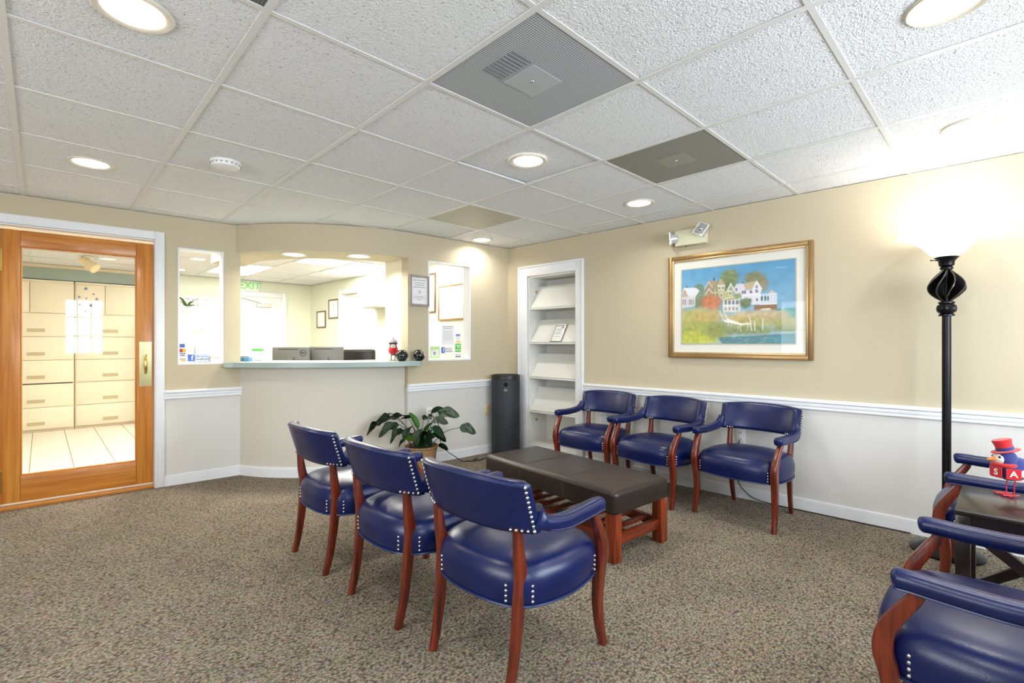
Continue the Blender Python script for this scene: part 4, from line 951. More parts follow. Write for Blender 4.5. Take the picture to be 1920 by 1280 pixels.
# ------------------------------------------------------------------ toy birds
def letter(parent, ch_, size, m, M):
    me = text_mesh('letter', ch_, size, m, 0.0008, bold=True); o = obj('letter', me, None, parent); o.matrix_local = M; return o
def toy_bird(loc, rz, big=True):
    if big: t = thing('toy_bird', 'felt bird with red top hat and letter banner on the side table', 'figurine', loc, rz)
    else: t = thing('toy_bird', 'red bellied felt bird with pale knit cap on the reception counter', 'figurine', loc, rz); t.scale = (1.55, 1.55, 1.55)
    k = 1.0 if big else 0.62; lm = m_redw if big else m_dark
    # faces +x
    bm = BM(); R = Matrix.Rotation(math.radians(25 if big else 62), 3, 'Y')
    sphere(bm, (-0.012 * k, 0, 0.105 * k), 0.05 * k, u=24, v=16, sc=(1.15, 0.92, 0.92), rot=R)
    sphere(bm, (0.018 * k, 0, 0.148 * k), 0.036 * k, u=20, v=14, sc=(1.02, .98, 1))
    body = obj('body', bm, m_blue if big else m_dnavy, t)
    bm = BM(); sphere(bm, (0.028 * k, 0, 0.147 * k), 0.0325 * k, u=20, v=14, sc=(.94, .92, .86)); obj('face', bm, m_felt, t)
    bm = BM()
    for s in (-1, 1): sphere(bm, (0.050 * k, s * 0.016 * k, 0.154 * k), 0.0048 * k, u=8, v=6)
    obj('eye', bm, m_dark, t)
    bm = BM(); cyl(bm, (0.054 * k, 0, 0.146 * k), (0.086 * k, 0, 0.141 * k), 0.0095 * k, 0.0012, 10); obj('beak', bm, m_orange, t)
    bm = BM()
    for s in (-1, 1):
        x = 0.0; y = s * 0.018 * k; tube(bm, [(x - .005 * k, y, 0.07 * k), (x, y, 0.035 * k), (x, y, 0.003)], 0.0022 * (k ** .5) * (1 if big else 1.5), 6)
        for a in (-0.55, 0, 0.55): tube(bm, [(x, y, 0.0035), (x + 0.04 * k * math.cos(a), y + 0.04 * k * math.sin(a), 0.003)], 0.0024 * (k ** .5), 6)
        tube(bm, [(x, y, 0.0035), (x - 0.02 * k, y, 0.003)], 0.0022 * (k ** .5), 6)
    obj('legs', bm, lm, t)
    if big:
        bm = BM(); vs = lathe(bm, [(0, 0.0), (0.044, 0.0), (0.046, 0.002), (0.044, 0.004), (0.027, 0.0045), (0.027, 0.016), (0.0265, 0.016)], 28); tf(bm, vs, Matrix.Translation((0.016, 0, 0.176)) @ Matrix.Rotation(math.radians(14), 4, 'Y') @ Matrix.Rotation(math.radians(8), 4, 'X')); hat = obj('hat_brim', bm, m_red, t)
        bm = BM(); vs = lathe(bm, [(0.0275, 0.004), (0.0282, 0.015), (0.0282, 0.017), (0.0265, 0.017)], 28); tf(bm, vs, Matrix.Translation((0.016, 0, 0.176)) @ Matrix.Rotation(math.radians(14), 4, 'Y') @ Matrix.Rotation(math.radians(8), 4, 'X')); obj('hat_band', bm, m_blue, t)
        bm = BM(); vs = lathe(bm, [(0.0265, 0.015), (0.028, 0.03), (0.031, 0.044), (0.029, 0.048), (0, 0.049)], 28); tf(bm, vs, Matrix.Translation((0.016, 0, 0.176)) @ Matrix.Rotation(math.radians(14), 4, 'Y') @ Matrix.Rotation(math.radians(8), 4, 'X')); obj('hat_crown', bm, m_red, t)
        bm = BM(); tube(bm, [(0.02 + 0.034 * math.cos(a), 0.034 * math.sin(a), 0.123) for a in np.linspace(0, 2 * PI, 20)[:-1]], 0.008, 8, closed=True); obj('scarf', bm, m_red, t)
        # banner of three felt squares around the chest: U S A
        for j, (a, L) in enumerate(((-42, 'U'), (11, 'S'), (62, 'A'))):
            a = math.radians(a); bm = BM(); vs = box(bm, -0.0215, 0.0215, -0.0015, 0.0015, -0.021, 0.021, 0.0006, seg=1)
            M = Matrix.Rotation(a, 4, 'Z') @ Matrix.Translation((0.060 if j == 1 else 0.056, 0, 0.094)) @ Matrix.Rotation(PI / 2, 4, 'Z'); tf(bm, vs, M); f = obj('banner_flag', bm, m_red, t)
            letter(f, L, 0.034, m_felt, M @ Matrix.Translation((0, -0.0022, 0)) @ Matrix.Rotation(PI / 2, 4, 'X'))
        for s in (-1, 1):
            bm = BM(); sphere(bm, (-0.03, s * 0.046, 0.098), 0.034, u=16, v=10, sc=(1.25, .28, .55), rot=Matrix.Rotation(math.radians(12), 3, 'Y')); obj('wing', bm, mat('striped_wing_fabric', (214, 190, 200), 0.9, noise=0.3, scale=60), t)
        bm = BM(); sphere(bm, (-0.085, 0, 0.088), 0.03, u=14, v=8, sc=(1.3, .7, .35), rot=Matrix.Rotation(math.radians(15), 3, 'Y')); obj('tail', bm, m_felt, t)
        bm = BM(); sphere(bm, (-0.112, 0, 0.082), 0.02, u=14, v=8, sc=(1.1, .8, .4)); obj('tail_tip', bm, m_red, t)
    else:
        bm = BM(); sphere(bm, (0.006, 0, 0.064), 0.029, u=18, v=12, sc=(1.05, 1.02, .95)); obj('belly', bm, m_red, t)
        bm = BM(); vs = lathe(bm, [(0.027, 0), (0.0275, 0.006), (0.024, 0.01)], 20); tf(bm, vs, Matrix.Translation((0.008, 0, 0.102))); obj('hat_band', bm, m_dnavy, t)
        bm = BM(); vs = lathe(bm, [(0.024, 0.008), (0.022, 0.020), (0.016, 0.028), (0, 0.031)], 20); tf(bm, vs, Matrix.Translation((0.008, 0, 0.102))); sphere(bm, (0.008, 0, 0.135), 0.007, u=10, v=8); obj('knit_cap', bm, mat('grey_knit', (176, 160, 172), .9, noise=.2, scale=200), t)
    return t
TB = (2.805, -0.005, 0.571)
toy_bird(TB, math.radians(128), True)

# ------------------------------------------------------------------ air purifier
t = thing('air_purifier', 'tall charcoal cylindrical air purifier standing in the far corner', 'air purifier', (3.575, 3.765, 0))
bm = BM(); lathe(bm, [(0, 0.0), (0.145, 0.0), (0.15, 0.008), (0.152, 0.02), (0.152, 0.795), (0.148, 0.802)], 48); obj('body', bm, m_charcoal, t)
bm = BM(); lathe(bm, [(0.148, 0.80), (0.154, 0.802), (0.154, 0.838), (0.150, 0.846), (0.142, 0.846), (0.138, 0.83), (0, 0.828)], 48); obj('top_ring', bm, m_black, t)
bm = BM()
for i in range(40):
    a = 2 * PI * i / 40; vs = box(bm, 0.02, 0.138, -0.0018, 0.0018, 0.826, 0.842); tf(bm, vs, Matrix.Rotation(a, 4, 'Z'))
stuff(obj('outlet_grille', bm, m_black, t, smooth=False))
fd = math.atan2(-3.765, -3.575); 
bm = BM(); vs = cyl(bm, (0.148, 0, 0.752), (0.1545, 0, 0.752), 0.022, n=24); tf(bm, vs, Matrix.Rotation(fd, 4, 'Z')); obj('display', bm, m_blackgl, t)
bm = BM(); vs = box(bm, 0.1505, 0.153, -0.02, 0.018, 0.687, 0.691) + box(bm, 0.1505, 0.153, -0.014, 0.012, 0.703, 0.706); tf(bm, vs, Matrix.Rotation(fd, 4, 'Z')); obj('indicator_mark', bm, m_paper, t, smooth=False)

# ------------------------------------------------------------------ potted plant
def leaf_mat():
    m = bpy.data.materials.new('striped_leaf'); m.use_nodes = True; nt = m.node_tree; b = nt.nodes['Principled BSDF']; b.inputs['Roughness'].default_value = 0.32
    tc = nt.nodes.new('ShaderNodeTexCoord'); sp = nt.nodes.new('ShaderNodeSeparateXYZ'); nt.links.new(tc.outputs['Object'], sp.inputs[0])
    ab = nt.nodes.new('ShaderNodeMath'); ab.operation = 'ABSOLUTE'; nt.links.new(sp.outputs[1], ab.inputs[0])
    ma = nt.nodes.new('ShaderNodeMath'); ma.operation = 'MULTIPLY_ADD'; ma.inputs[1].default_value = -1.1; nt.links.new(ab.outputs[0], ma.inputs[0]); nt.links.new(sp.outputs[0], ma.inputs[2])
    mu = nt.nodes.new('ShaderNodeMath'); mu.operation = 'MULTIPLY'; mu.inputs[1].default_value = 46.0; nt.links.new(ma.outputs[0], mu.inputs[0])
    fr = nt.nodes.new('ShaderNodeMath'); fr.operation = 'FRACT'; nt.links.new(mu.outputs[0], fr.inputs[0])
    r = nt.nodes.new('ShaderNodeValToRGB'); e = r.color_ramp.elements; e[0].position = 0.55; e[0].color = (*lin((24, 50, 32)), 1); e[1].position = 0.8; e[1].color = (*lin((112, 134, 106)), 1)
    nt.links.new(fr.outputs[0], r.inputs['Fac']); nt.links.new(r.outputs['Color'], b.inputs['Base Color']); return m
m_leafs = leaf_mat(); m_leafg = mat('bright_green_leaf', (66, 122, 46), 0.35, noise=0.15, scale=20); m_leafd = mat('dark_green_leaf', (22, 66, 30), 0.32, noise=0.2, scale=20); m_leafy = mat('lime_leaf', (142, 190, 60), 0.35, noise=0.1, scale=20); m_stem = mat('green_stem', (44, 66, 36), 0.5, noise=0.15, scale=40)
def leaf_mesh(name, L, Wd, droop, cup, m, wav=0.0):
    bm = BM(); n = 12; rows = []
    for i in range(n + 1):
        s = i / n; w = 1.3 * Wd * (math.sin(PI * s ** 0.85) ** 0.55) if 0 < i < n else 0.0005; x = L * s; z = -droop * s * s * L
        rows.append([bm.verts.new((x, w * q, z + cup * abs(q) * w * 1.2 + wav * w * math.sin(9 * s + 3 * q))) for q in (-1, -.5, 0, .5, 1)])
    for A, B in zip(rows, rows[1:]):
        for j in range(4): bm.faces.new((A[j], A[j + 1], B[j + 1], B[j]))
    r = bmesh.ops.solidify(bm, geom=list(bm.faces), thickness=0.0012)
    return finish(bm, name, m, ang=2.0)
LMS = [leaf_mesh('leaf', .2, .046, .35, .35, m_leafs, .26), leaf_mesh('leaf', .16, .042, .5, .3, m_leafs, .28), leaf_mesh('leaf', .15, .03, .3, .5, m_leafd, .1), leaf_mesh('leaf', .17, .022, .15, .6, m_leafg, .05), leaf_mesh('leaf', .1, .024, .3, .4, m_leafy, .1)]
PX, PY = 2.515, 3.775
t = thing('potted_plant', 'leafy dark green prayer plant in a woven basket pot by the counter wall', 'plant', (PX, PY, 0))
m_wick = mat('wicker', (158, 124, 82), 0.7, noise=0.25, scale=60, bump=0.4, bscale=120)
bm = BM(); prof = [(0, 0), (0.110, 0.0)]
for i in range(24):
    f = i / 23; prof.append((0.112 + 0.030 * f + (0.0022 if i % 2 else 0), 0.004 + 0.218 * f))
prof += [(0.150, 0.226), (0.155, 0.234), (0.152, 0.243), (0.143, 0.243), (0.138, 0.225), (0.135, 0.2), (0, 0.2)]
lathe(bm, prof, 40, rib=lambda i, n, z: 1 + 0.006 * math.cos(20 * 2 * PI * i / n)); obj('basket_pot', bm, m_wick, t)
bm = BM(); lathe(bm, [(0, 0.214), (0.07, 0.214), (0.136, 0.21)], 24); obj('soil', bm, mat('potting_soil', (46, 34, 26), 0.95, noise=0.3, scale=60), t)
RV = Vector((0.716, -0.698, 0)); FV = Vector((-0.698, -0.716, 0))   # to the viewer's right / towards the viewer
def plant_leaf(tip, L_id, yaw_off=0.0, pitch=0.0, roll=0.0, scale=1.0, base=(0, 0), stem=True, bow=0.05):
    r, f, z = tip; B = RV * base[0] + FV * base[1] + Vector((0, 0, 0.215)); T = RV * r + FV * f + Vector((0, 0, z))
    if stem:
        mid = (B + T) / 2 + Vector((0, 0, bow)); bm = BM(); P = crom([B, mid, T], 6); tube(bm, P, [0.0042 - 0.002 * i / (len(P) - 1) for i in range(len(P))], 6); obj('stem', bm, m_stem, t)
    o = obj('leaf', LMS[L_id], None, t); dirv = RV * math.cos(yaw_off) + FV * math.sin(yaw_off); yaw = math.atan2(dirv.y, dirv.x)
    o.matrix_local = Matrix.Translation(T) @ Matrix.Rotation(yaw, 4, 'Z') @ Matrix.Rotation(-pitch, 4, 'Y') @ Matrix.Rotation(roll, 4, 'X') @ Matrix.Scale(scale, 4)
Rd = math.radians
for a in [((-.20, .10, .50), 0, PI, .05, .5, 1.05), ((-.33, .12, .47), 1, PI - .3, -.25, .6, 1.0), ((-.17, .16, .46), 0, PI - .35, -.25, .9, 1.0), ((-.14, .14, .41), 1, PI - .5, -.35, .9, 1.0), ((-.12, .04, .51), 0, PI - .1, .15, .3, .95), ((-.25, .02, .53), 1, PI + .1, .0, .2, .9),
          ((.09, .03, .545), 2, .2, .35, .7, 1.0), ((.16, .06, .55), 0, .05, .02, .9, .95), ((.12, .10, .49), 1, .3, .1, .8, .8), ((.355, .05, .415), 1, 0, -.1, .9, .95), ((.11, .12, .43), 2, .5, -.4, .6, 1.0), ((.13, .1, .38), 2, .2, -.5, .8, .9),
          ((.02, .14, .42), 0, 1.9, -.6, .2, .75), ((-.06, .13, .44), 0, 2.2, -.5, .3, .8), ((.0, -.08, .46), 2, -1.2, .2, .3, 1.0), ((-.08, -.03, .48), 2, 2.6, .3, .5, .9), ((.06, .12, .36), 2, 1.0, -.6, .3, .85), ((-.1, .12, .34), 2, 2.4, -.4, .4, .8)]:
    plant_leaf(a[0], a[1], a[2], a[3], a[4], a[5], (a[0][0] * .18, a[0][1] * .2))
plant_leaf((-.02, .05, .40), 3, PI - .2, 1.15, 1.2, 1.05); plant_leaf((-.05, .08, .30), 4, 2.4, .5, .9, 1.1); plant_leaf((.03, .05, .36), 3, .3, 1.0, -.6, .8); plant_leaf((.17, .10, .27), 2, .3, -.3, .8, .65)
for k in range(16):
    a = 2 * PI * k / 16 + .2; rr = random.uniform(.02, .075); plant_leaf((rr * math.cos(a), rr * math.sin(a), random.uniform(.235, .30)), random.choice([2, 3, 3]), a, random.uniform(.7, 1.2), random.uniform(-1, 1), random.uniform(.65, .95), (rr * .5 * math.cos(a), rr * .5 * math.sin(a)))
# cord from the outlet behind the plant to the purifier
o_ = BW.pt(-1.02, -0.012, 0.47)
bm = BM(); P = crom([o_, o_ + Vector((.02, -.06, -.02)), o_ + Vector((.08, -.06, -.14)), o_ + Vector((.10, -.06, -.30)), (2.97, 3.83, .04), (3.02, 3.80, .006), (3.10, 3.76, .006), (3.2, 3.80, .006), (3.13, 3.73, .006), (3.04, 3.77, .012), (3.16, 3.72, .006), (3.32, 3.76, .006), (3.42, 3.78, .006)], 8); tube(bm, P, 0.0042, 6)
t = thing('power_cord', 'black power cord looping on the carpet from outlet to air purifier', 'cord', (3.05, 3.78, 0)); t2 = obj('cable', bm, m_black, t); t2.matrix_parent_inverse = Matrix.Translation((-3.05, -3.78, 0))
bm = BM(); box(bm, -0.014, 0.014, -0.04, -0.009, -0.012, 0.014, 0.003); pg = obj('plug', bm, m_black, t); pg.matrix_parent_inverse = Matrix.Translation((-3.05, -3.78, 0)); pg.location = BW.pt(-1.02, 0, 0.475); pg.rotation_euler = (0, 0, BW.rot())
bm = BM(); P = crom([RW.pt(2.49, -0.03, 0.445), RW.pt(2.475, -0.05, 0.36), RW.pt(2.475, -0.035, 0.16), RW.pt(2.52, -0.03, 0.07), RW.pt(2.64, -0.025, 0.012), RW.pt(3.0, -0.022, 0.005), RW.pt(3.5, -0.022, 0.005)], 6); tube(bm, P, 0.0035, 6)
tag(obj('lamp_cord', bm, m_black), 'thin black lamp cord running down and along the right baseboard', 'cord')
# ------------------------------------------------------------------ things on the counter
def cpt(ang, r): return Vector((cc[0] + r * math.cos(math.radians(ang)), cc[1] + r * math.sin(math.radians(ang)), 1.0165))
def at(px, py_, dist):
    x = (px - 960) / 907; return Vector(((0.716 * x + 0.698) * dist, (-0.698 * x + 0.716) * dist, 1.0165))
p = at(737, 0, 4.62); toy_bird(p, math.atan2(-p.y, -p.x) - .05, False)
def speaker(px, dist, face, label):
    p = at(px, 0, dist); t = thing('round_speaker', label, 'speaker', p, 0)
    r = 0.057; bm = BM(); sphere(bm, (0, 0, 0), r, u=28, v=18); bmesh.ops.bisect_plane(bm, geom=list(bm.verts) + list(bm.edges) + list(bm.faces), plane_co=(0, 0, -r * .88), plane_no=(0, 0, -1), clear_outer=True)
    fv = Vector(face).normalized(); bmesh.ops.bisect_plane(bm, geom=list(bm.verts) + list(bm.edges) + list(bm.faces), plane_co=fv * r * .72, plane_no=fv, clear_outer=True); bmesh.ops.holes_fill(bm, edges=[e for e in bm.edges if e.is_boundary])
    tf(bm, bm.verts, Matrix.Translation((0, 0, r * .88))); obj('shell', bm, m_blackgl, t)
    a = fv.orthogonal().normalized(); b = fv.cross(a); c0_ = fv * r * .725 + Vector((0, 0, r * .88)); bm = BM(); tube(bm, [c0_ + (a * math.cos(q) + b * math.sin(q)) * r * .66 for q in np.linspace(0, 2 * PI, 28)[:-1]], 0.0024, 6, closed=True); obj('rim', bm, m_nail, t)
    bm = BM(); cyl(bm, c0_ - fv * .001, c0_ + fv * .0008, r * .6, n=24); obj('grille', bm, m_black, t)
    return t
speaker(753, 4.52, (0.698, 0.716, .4), 'glossy black ball speaker beside the felt bird on the counter')
speaker(785.5, 4.59, (0.6, -0.6, .55), 'black ball speaker at the right end of the counter, facing right')
# sanitizer bottle
t = thing('sanitizer_bottle', 'clear hand sanitizer pump bottle with green label on the counter', 'bottle', at(483.5, 0, 4.62))
m_gel = mat('clear_bottle_plastic', (226, 240, 232), 0.15, noise=0.01, alpha=1.0)
bm = BM(); box(bm, -.043, .043, -.026, .026, 0, .125, .012, seg=3); b1 = obj('bottle_body', bm, m_gel, t, rotz=-.77)
bm = BM(); box(bm, -.0438, .0438, -.0268, .0268, .09, .117, .004); obj('green_label', bm, m_green, t, rotz=-.77)
bm = BM(); box(bm, -.036, .036, -.0272, .0272, .03, .085, .002)
obj('white_label', bm, m_lblue, t, rotz=-.77)
bm = BM(); lathe(bm, [(0.014, .124), (.016, .13), (.016, .146), (.006, .15), (.005, .172), (.011, .174), (.011, .182), (0, .184)], 16); vs = box(bm, -.006, .038, -.005, .005, .176, .184, .002); obj('pump', bm, m_white, t, rotz=2.2)
# tissue/card box
t = thing('tissue_box', 'small blue and white box at the left end of the counter', 'box', at(459.5, 0, 4.45), -.77)
bm = BM(); box(bm, -.05, .05, -.03, .03, 0, .035, .002); obj('carton', bm, mat('carton_blue', (96, 148, 190), 0.5, noise=0.06), t)
bm = BM(); box(bm, -.052, .052, -.032, .032, .036, .052, .002); obj('lid', bm, m_paper, t)
bm = BM(); box(bm, -.05, .05, -.0328, -.032, .040, .046); obj('stripe', bm, m_fb, t, smooth=False)
# monitors behind the counter (standing on the desk)
bm = BM(); prism(bm, arc(sc_c, 1.12, (1.62, 5.2), (2.46, 4.48)) + arc(sc_c, 0.45, (1.62, 5.2), (2.46, 4.48))[::-1], 0.70, 0.735)
t = thing('office_desk', 'pale work desk behind the reception counter', 'desk', (0, 0, 0)); obj('desktop', bm, m_white, t)
for a in (215, 255):
    p = (sc_c[0] + .75 * math.cos(math.radians(a)), sc_c[1] + .75 * math.sin(math.radians(a))); bm = BM(); box(bm, p[0] - .03, p[0] + .03, p[1] - .03, p[1] + .03, 0, .70); obj('leg', bm, m_white, t, smooth=False)
def monitor(px, dist, rz, w, top, label, logo):
    p = at(px, 0, dist); p.z = .7365; t = thing('monitor', label, 'monitor', p, rz); h = top - .7365
    bm = BM(); box(bm, -w / 2, w / 2, -.012, .014, .10, h, .004); obj('back_shell', bm, m_silver, t)
    bm = BM(); box(bm, -w / 2 + .004, w / 2 - .004, .0145, .018, .104, h - .004); obj('screen', bm, m_blackgl, t, smooth=False)
    bm = BM(); box(bm, -.11, .11, -.08, .10, 0, .012, .003); box(bm, -.03, .03, -.035, -.013, .01, .3, .003); obj('stand', bm, m_silver, t)
    bm = BM(); box(bm, -w * .34, w * .2, -.0135, -.0122, h - .024, h - .019); obj('vent_slot', bm, m_dark, t, smooth=False)
    if logo:
        bm = BM(); tube(bm, [(w * .33 + .031 * math.cos(q), -.0132, h - .06 + .031 * math.sin(q)) for q in np.linspace(0, 2 * PI, 32)[:-1]], .0022, 6, closed=True); obj('logo_ring', bm, m_dark, t)
        me = text_mesh('logo_lettering', 'DELL', .021, m_dark, .0004, bold=True); o = obj('logo_lettering', me, None, t); o.matrix_local = Matrix.Translation((w * .33, -.0132, h - .06)) @ Matrix.Rotation(PI / 2, 4, 'X')
    return t
monitor(546, 5.0, -.78, .385, 1.142, 'silver backed monitor with round logo behind the counter', True)
monitor(611, 5.06, -.74, .36, 1.145, 'second silver backed monitor right of the one with the logo', False)
t = thing('office_chair', 'black leather office chair back showing over the counter', 'chair', at(673, 0, 5.55)); t.location.z = 0; t.rotation_euler = (0, 0, -.77)
bm = BM(); box(bm, -.185, .185, -.04, .05, .62, 1.118, .035, seg=4); obj('backrest', bm, mat('black_leather', (38, 36, 34), 0.35, noise=0.1, scale=30), t)
bm = BM(); box(bm, -.24, .24, -.02, .46, .43, .52, .03, seg=3); obj('seat', bm, m_black, t)
bm = BM(); box(bm, -.03, .03, -.03, -.01, .46, .7); cyl(bm, (0, .2, .06), (0, .2, .44), .03, n=12); obj('column', bm, m_black, t)
for k in range(5):
    bm = BM(); a = 2 * PI * k / 5; tube(bm, [(0, .2, .1), (.28 * math.cos(a), .2 + .28 * math.sin(a), .07)], .02, 8); sphere(bm, (.28 * math.cos(a), .2 + .28 * math.sin(a), .03), .03, u=10, v=8); obj('leg', bm, m_black, t)

# ------------------------------------------------------------------ notice on the pillar, papers and stickers on the panes
def paper_frame(F, a, o, z, w, h, fw, mf, name, label, rows, seal=None, group=None, dep=0.018):
    t = fthing(F, name, label, 'picture frame', a, o, z, group)
    bm = BM(); frame_bm(bm, w / 2, h / 2, fw, -dep, -0.001, .002); obj('frame', bm, mf, t)
    bm = BM(); box(bm, -w / 2 + fw, w / 2 - fw, -dep * .5, -.001, -h / 2 + fw, h / 2 - fw); pp = obj('paper', bm, m_paper, t, smooth=False)
    bm = BM()
    for (zc, ww, hh_, seg) in rows:
        x = -ww / 2
        while x < ww / 2 - .002:
            L = min(random.uniform(.012, .03) if seg else ww, ww / 2 - x); box(bm, x, x + L, -dep * .5 - .0008, -dep * .5, zc - hh_ / 2, zc + hh_ / 2); x += L + .005
    if seal:
        sx, sz, sr = seal; tube(bm, [(sx + sr * math.cos(q), -dep * .5 - .0004, sz + sr * math.sin(q)) for q in np.linspace(0, 2 * PI, 24)[:-1]], .0011, 5, closed=True); box(bm, sx - sr * .25, sx + sr * .25, -dep * .5 - .0008, -dep * .5, sz - sr * .6, sz + sr * .6)
    if len(bm.verts): obj('print', bm, m_ink, pp, smooth=False)
    else: bm.free()
    return t
paper_frame(BW, -1.133, -.001, 1.69, .217, .30, .022, m_greyframe, 'framed_notice', 'grey framed printed notice on the pillar beside the counter opening',
            [(.10, .13, .007, 1), (.075, .10, .007, 1), (.055, .11, .007, 1), (.033, .13, .007, 1), (-.055, .10, .005, 1), (-.07, .13, .005, 1), (-.085, .04, .005, 1)], (0, -.012, .019))
OW = Frame(tuple(RW.p.xy), (0.037, -0.999), (0.999, 0.037))
def diploma(a, z, w, h, fw, mf, label, rows, seal): return paper_frame(OW, a, -.001, z, w, h, fw, mf, 'framed_diploma', label, rows, seal)
diploma(-.99, 1.70, .52, .45, .022, m_goldf, 'gold framed diploma seen through the right reception window', [(.15, .32, .003, 0), (-.15, .32, .003, 0), (.11, .22, .012, 1), (.085, .16, .006, 1)], (-.12, -.11, .022))
diploma(-1.52, 1.845, .42, .52, .022, m_bronzef, 'framed certificate half hidden behind the pillar at the right window', [], None)
diploma(-4.62, 1.605, .34, .30, .022, m_bronzef, 'lower small dark framed certificate near the office corner', [], (-.06, -.07, .012))
diploma(-4.15, 1.77, .36, .33, .022, m_bronzef, 'higher small dark framed certificate on the office right wall', [(.06, .02, .03, 0)], None)
def decal(F, a0, a1, z0, z1, o, m, parent, name='sticker', th=.0008, oo=0):
    bm = BM(); box(bm, a0, a1, o - th - oo, o - oo, z0, z1); tf(bm, bm.verts, F.M()); return obj(name, bm, m, parent, smooth=False)
def sticker(F, a0, a1, z0, z1, m, label, parts=(), texts=(), group=None):
    o = .083; ac, zc = (a0 + a1) / 2, (z0 + z1) / 2; t = fthing(F, 'window_sticker', label, 'sticker', ac, o, zc, group); w, h = a1 - a0, z1 - z0
    bm = BM(); box(bm, -w / 2, w / 2, -.0008, 0, -h / 2, h / 2); bk = obj('backing', bm, m, t, smooth=False)
    for (u0, u1, v0, v1, mm) in parts:
        bm = BM(); box(bm, -w / 2 + u0 * w, -w / 2 + u1 * w, -.0016, -.0009, -h / 2 + v0 * h, -h / 2 + v1 * h); obj('printed_area', bm, mm, bk, smooth=False)
    for (s, u, v, size, mm) in texts:
        me = text_mesh('lettering', s, size, mm, .0002, bold=True); x = obj('lettering', me, None, bk); x.matrix_local = Matrix.Translation((-w / 2 + u * w, -.0022, -h / 2 + v * h)) @ Matrix.Rotation(PI / 2, 4, 'X')
    return t
mred = mat('sticker_red', (190, 40, 40), .5, noise=.03)
sticker(LW, -.415, -.362, 1.02, 1.18, m_paper, 'strip of four payment card logos on the left reception window', [(.12, .82, .79, .98, m_fb), (.04, .5, .53, .72, mred), (.5, .96, .53, .72, m_yel), (.04, .96, .44, .49, m_fb), (.04, .96, .16, .19, m_inkd), (.3, .96, .04, .13, m_yel)], [('VISA', .5, .36, .019, m_inkd)])
sticker(LW, -.356, -.196, 1.02, 1.09, m_lblue, 'blue social media sticker at the bottom of the left reception window', [(.04, .36, .1, .92, m_fb)], [('f', .235, .50, .058, m_paper), ('Like us on', .66, .70, .022, m_ink), ('Facebook', .67, .36, .028, m_ink)])
sticker(BW, -1.016, -.972, 1.025, 1.20, m_paper, 'strip of payment card logos at the left edge of the right reception window', [(.1, .92, .92, .98, m_ink), (.05, .95, .50, .78, mred), (.3, .95, .54, .74, m_yel), (.05, .95, .04, .27, m_fb)], [('VISA', .5, .37, .014, m_fb)])
sticker(BW, -.960, -.845, 1.03, 1.15, m_lgreen, 'pale green card with white centre on the right reception window', [(.12, .85, .18, .72, m_paper), (.3, .6, .3, .55, m_lblue)])
sticker(BW, -.832, -.690, 1.075, 1.145, m_paper, 'blue social media sticker on the right reception window', [(.04, .33, .08, .95, m_fb)], [('f', .215, .50, .055, m_paper), ('Like us on', .64, .70, .019, m_ink), ('Facebook', .66, .36, .026, m_ink)])
sticker(BW, -.822, -.672, 1.165, 1.365, mat('translucent_paper', (236, 236, 238), .7, noise=.01), 'printed white notice taped to the right reception window', [(.1, .92, .93, .96, m_ink), (.2, .8, .84, .86, m_ink)] + [(.12, .86, .70 - .06 * i, .72 - .06 * i, mat('pale_print', (206, 206, 212), .7, noise=.02)) for i in range(8)])
sticker(BW, -.650, -.590, 1.19, 1.28, m_paper, 'small blue topped sticker at upper right of the right reception window', [(.04, .96, .75, .98, mat('sticker_violet', (120, 130, 210), .5, noise=.02)), (.1, .9, .45, .55, m_lblue), (.04, .96, .02, .14, m_yel)])
sticker(BW, -.657, -.583, 1.09, 1.18, m_green, 'square green sticker on the right reception window', [(.1, .85, .76, .84, m_paper), (.35, .8, .5, .7, m_lgreen), (.08, .92, .2, .3, m_paper)])
sticker(BW, -.657, -.583, 1.025, 1.08, m_paper, 'small white sticker with black marks under the green sticker', [(.08, .45, .62, .72, m_inkd), (.6, .9, .62, .72, m_inkd), (.03, .97, .22, .4, m_inkd)])

# ------------------------------------------------------------------ back office: exit door, sign, doorway, troffers
bm = BM()
x0, x1 = 2.30, 3.14
for b_ in ((x0, x0 + .085, 8.965, 8.999, 0, 2.06), (x1 - .085, x1, 8.965, 8.999, 0, 2.06), (x0 + .085, x1 - .085, 8.965, 8.999, 1.975, 2.06)): box(bm, *b_, .006)
struct('door_2_casing', bm, m_trim)
d2 = bpy.data.objects.new('door_2', None); C.objects.link(d2); d2.location = (x0 + .086, 8.985, 0); d2['kind'] = 'structure'
bm = BM(); box(bm, 0, x1 - x0 - .172, -.005, .012, .01, 1.973, .002); obj('door_leaf', bm, m_white, d2)
bm = BM(); box(bm, .25, .49, -.05, -.006, 1.80, 1.86, .006); cl = obj('door_closer', bm, mat('closer_metal', (214, 208, 196), .4, .3, noise=.03), d2)
bm = BM(); tube(bm, [(.32, -.05, 1.865), (.15, -.09, 1.90), (.02, -.03, 1.94)], .007, 6); obj('closer_arm', bm, m_nail, d2)
bm = BM(); cyl(bm, (.07, -.005, .95), (.07, -.05, .95), .012, n=12); sphere(bm, (.07, -.06, .95), .026, u=14, v=10); obj('door_knob', bm, m_brass, d2)
t = thing('exit_sign', 'white sign with green lettering above the back office door', 'sign', (2.535, 8.99, 2.05))
bm = BM(); box(bm, -.15, .15, -.03, 0, .012, .185, .004); hs = obj('housing', bm, m_white, t)
me = text_mesh('lettering', 'EXIT', .165, m_exitg, .001, bold=True); o = obj('lettering', me, None, t); o.matrix_local = Matrix.Translation((0, -.032, .10)) @ Matrix.Rotation(PI / 2, 4, 'X'); 
bm = BM(); box(bm, -.12, .12, -.022, 0, .185, .19); obj('mount', bm, m_nail, t, smooth=False)
bm = BM()
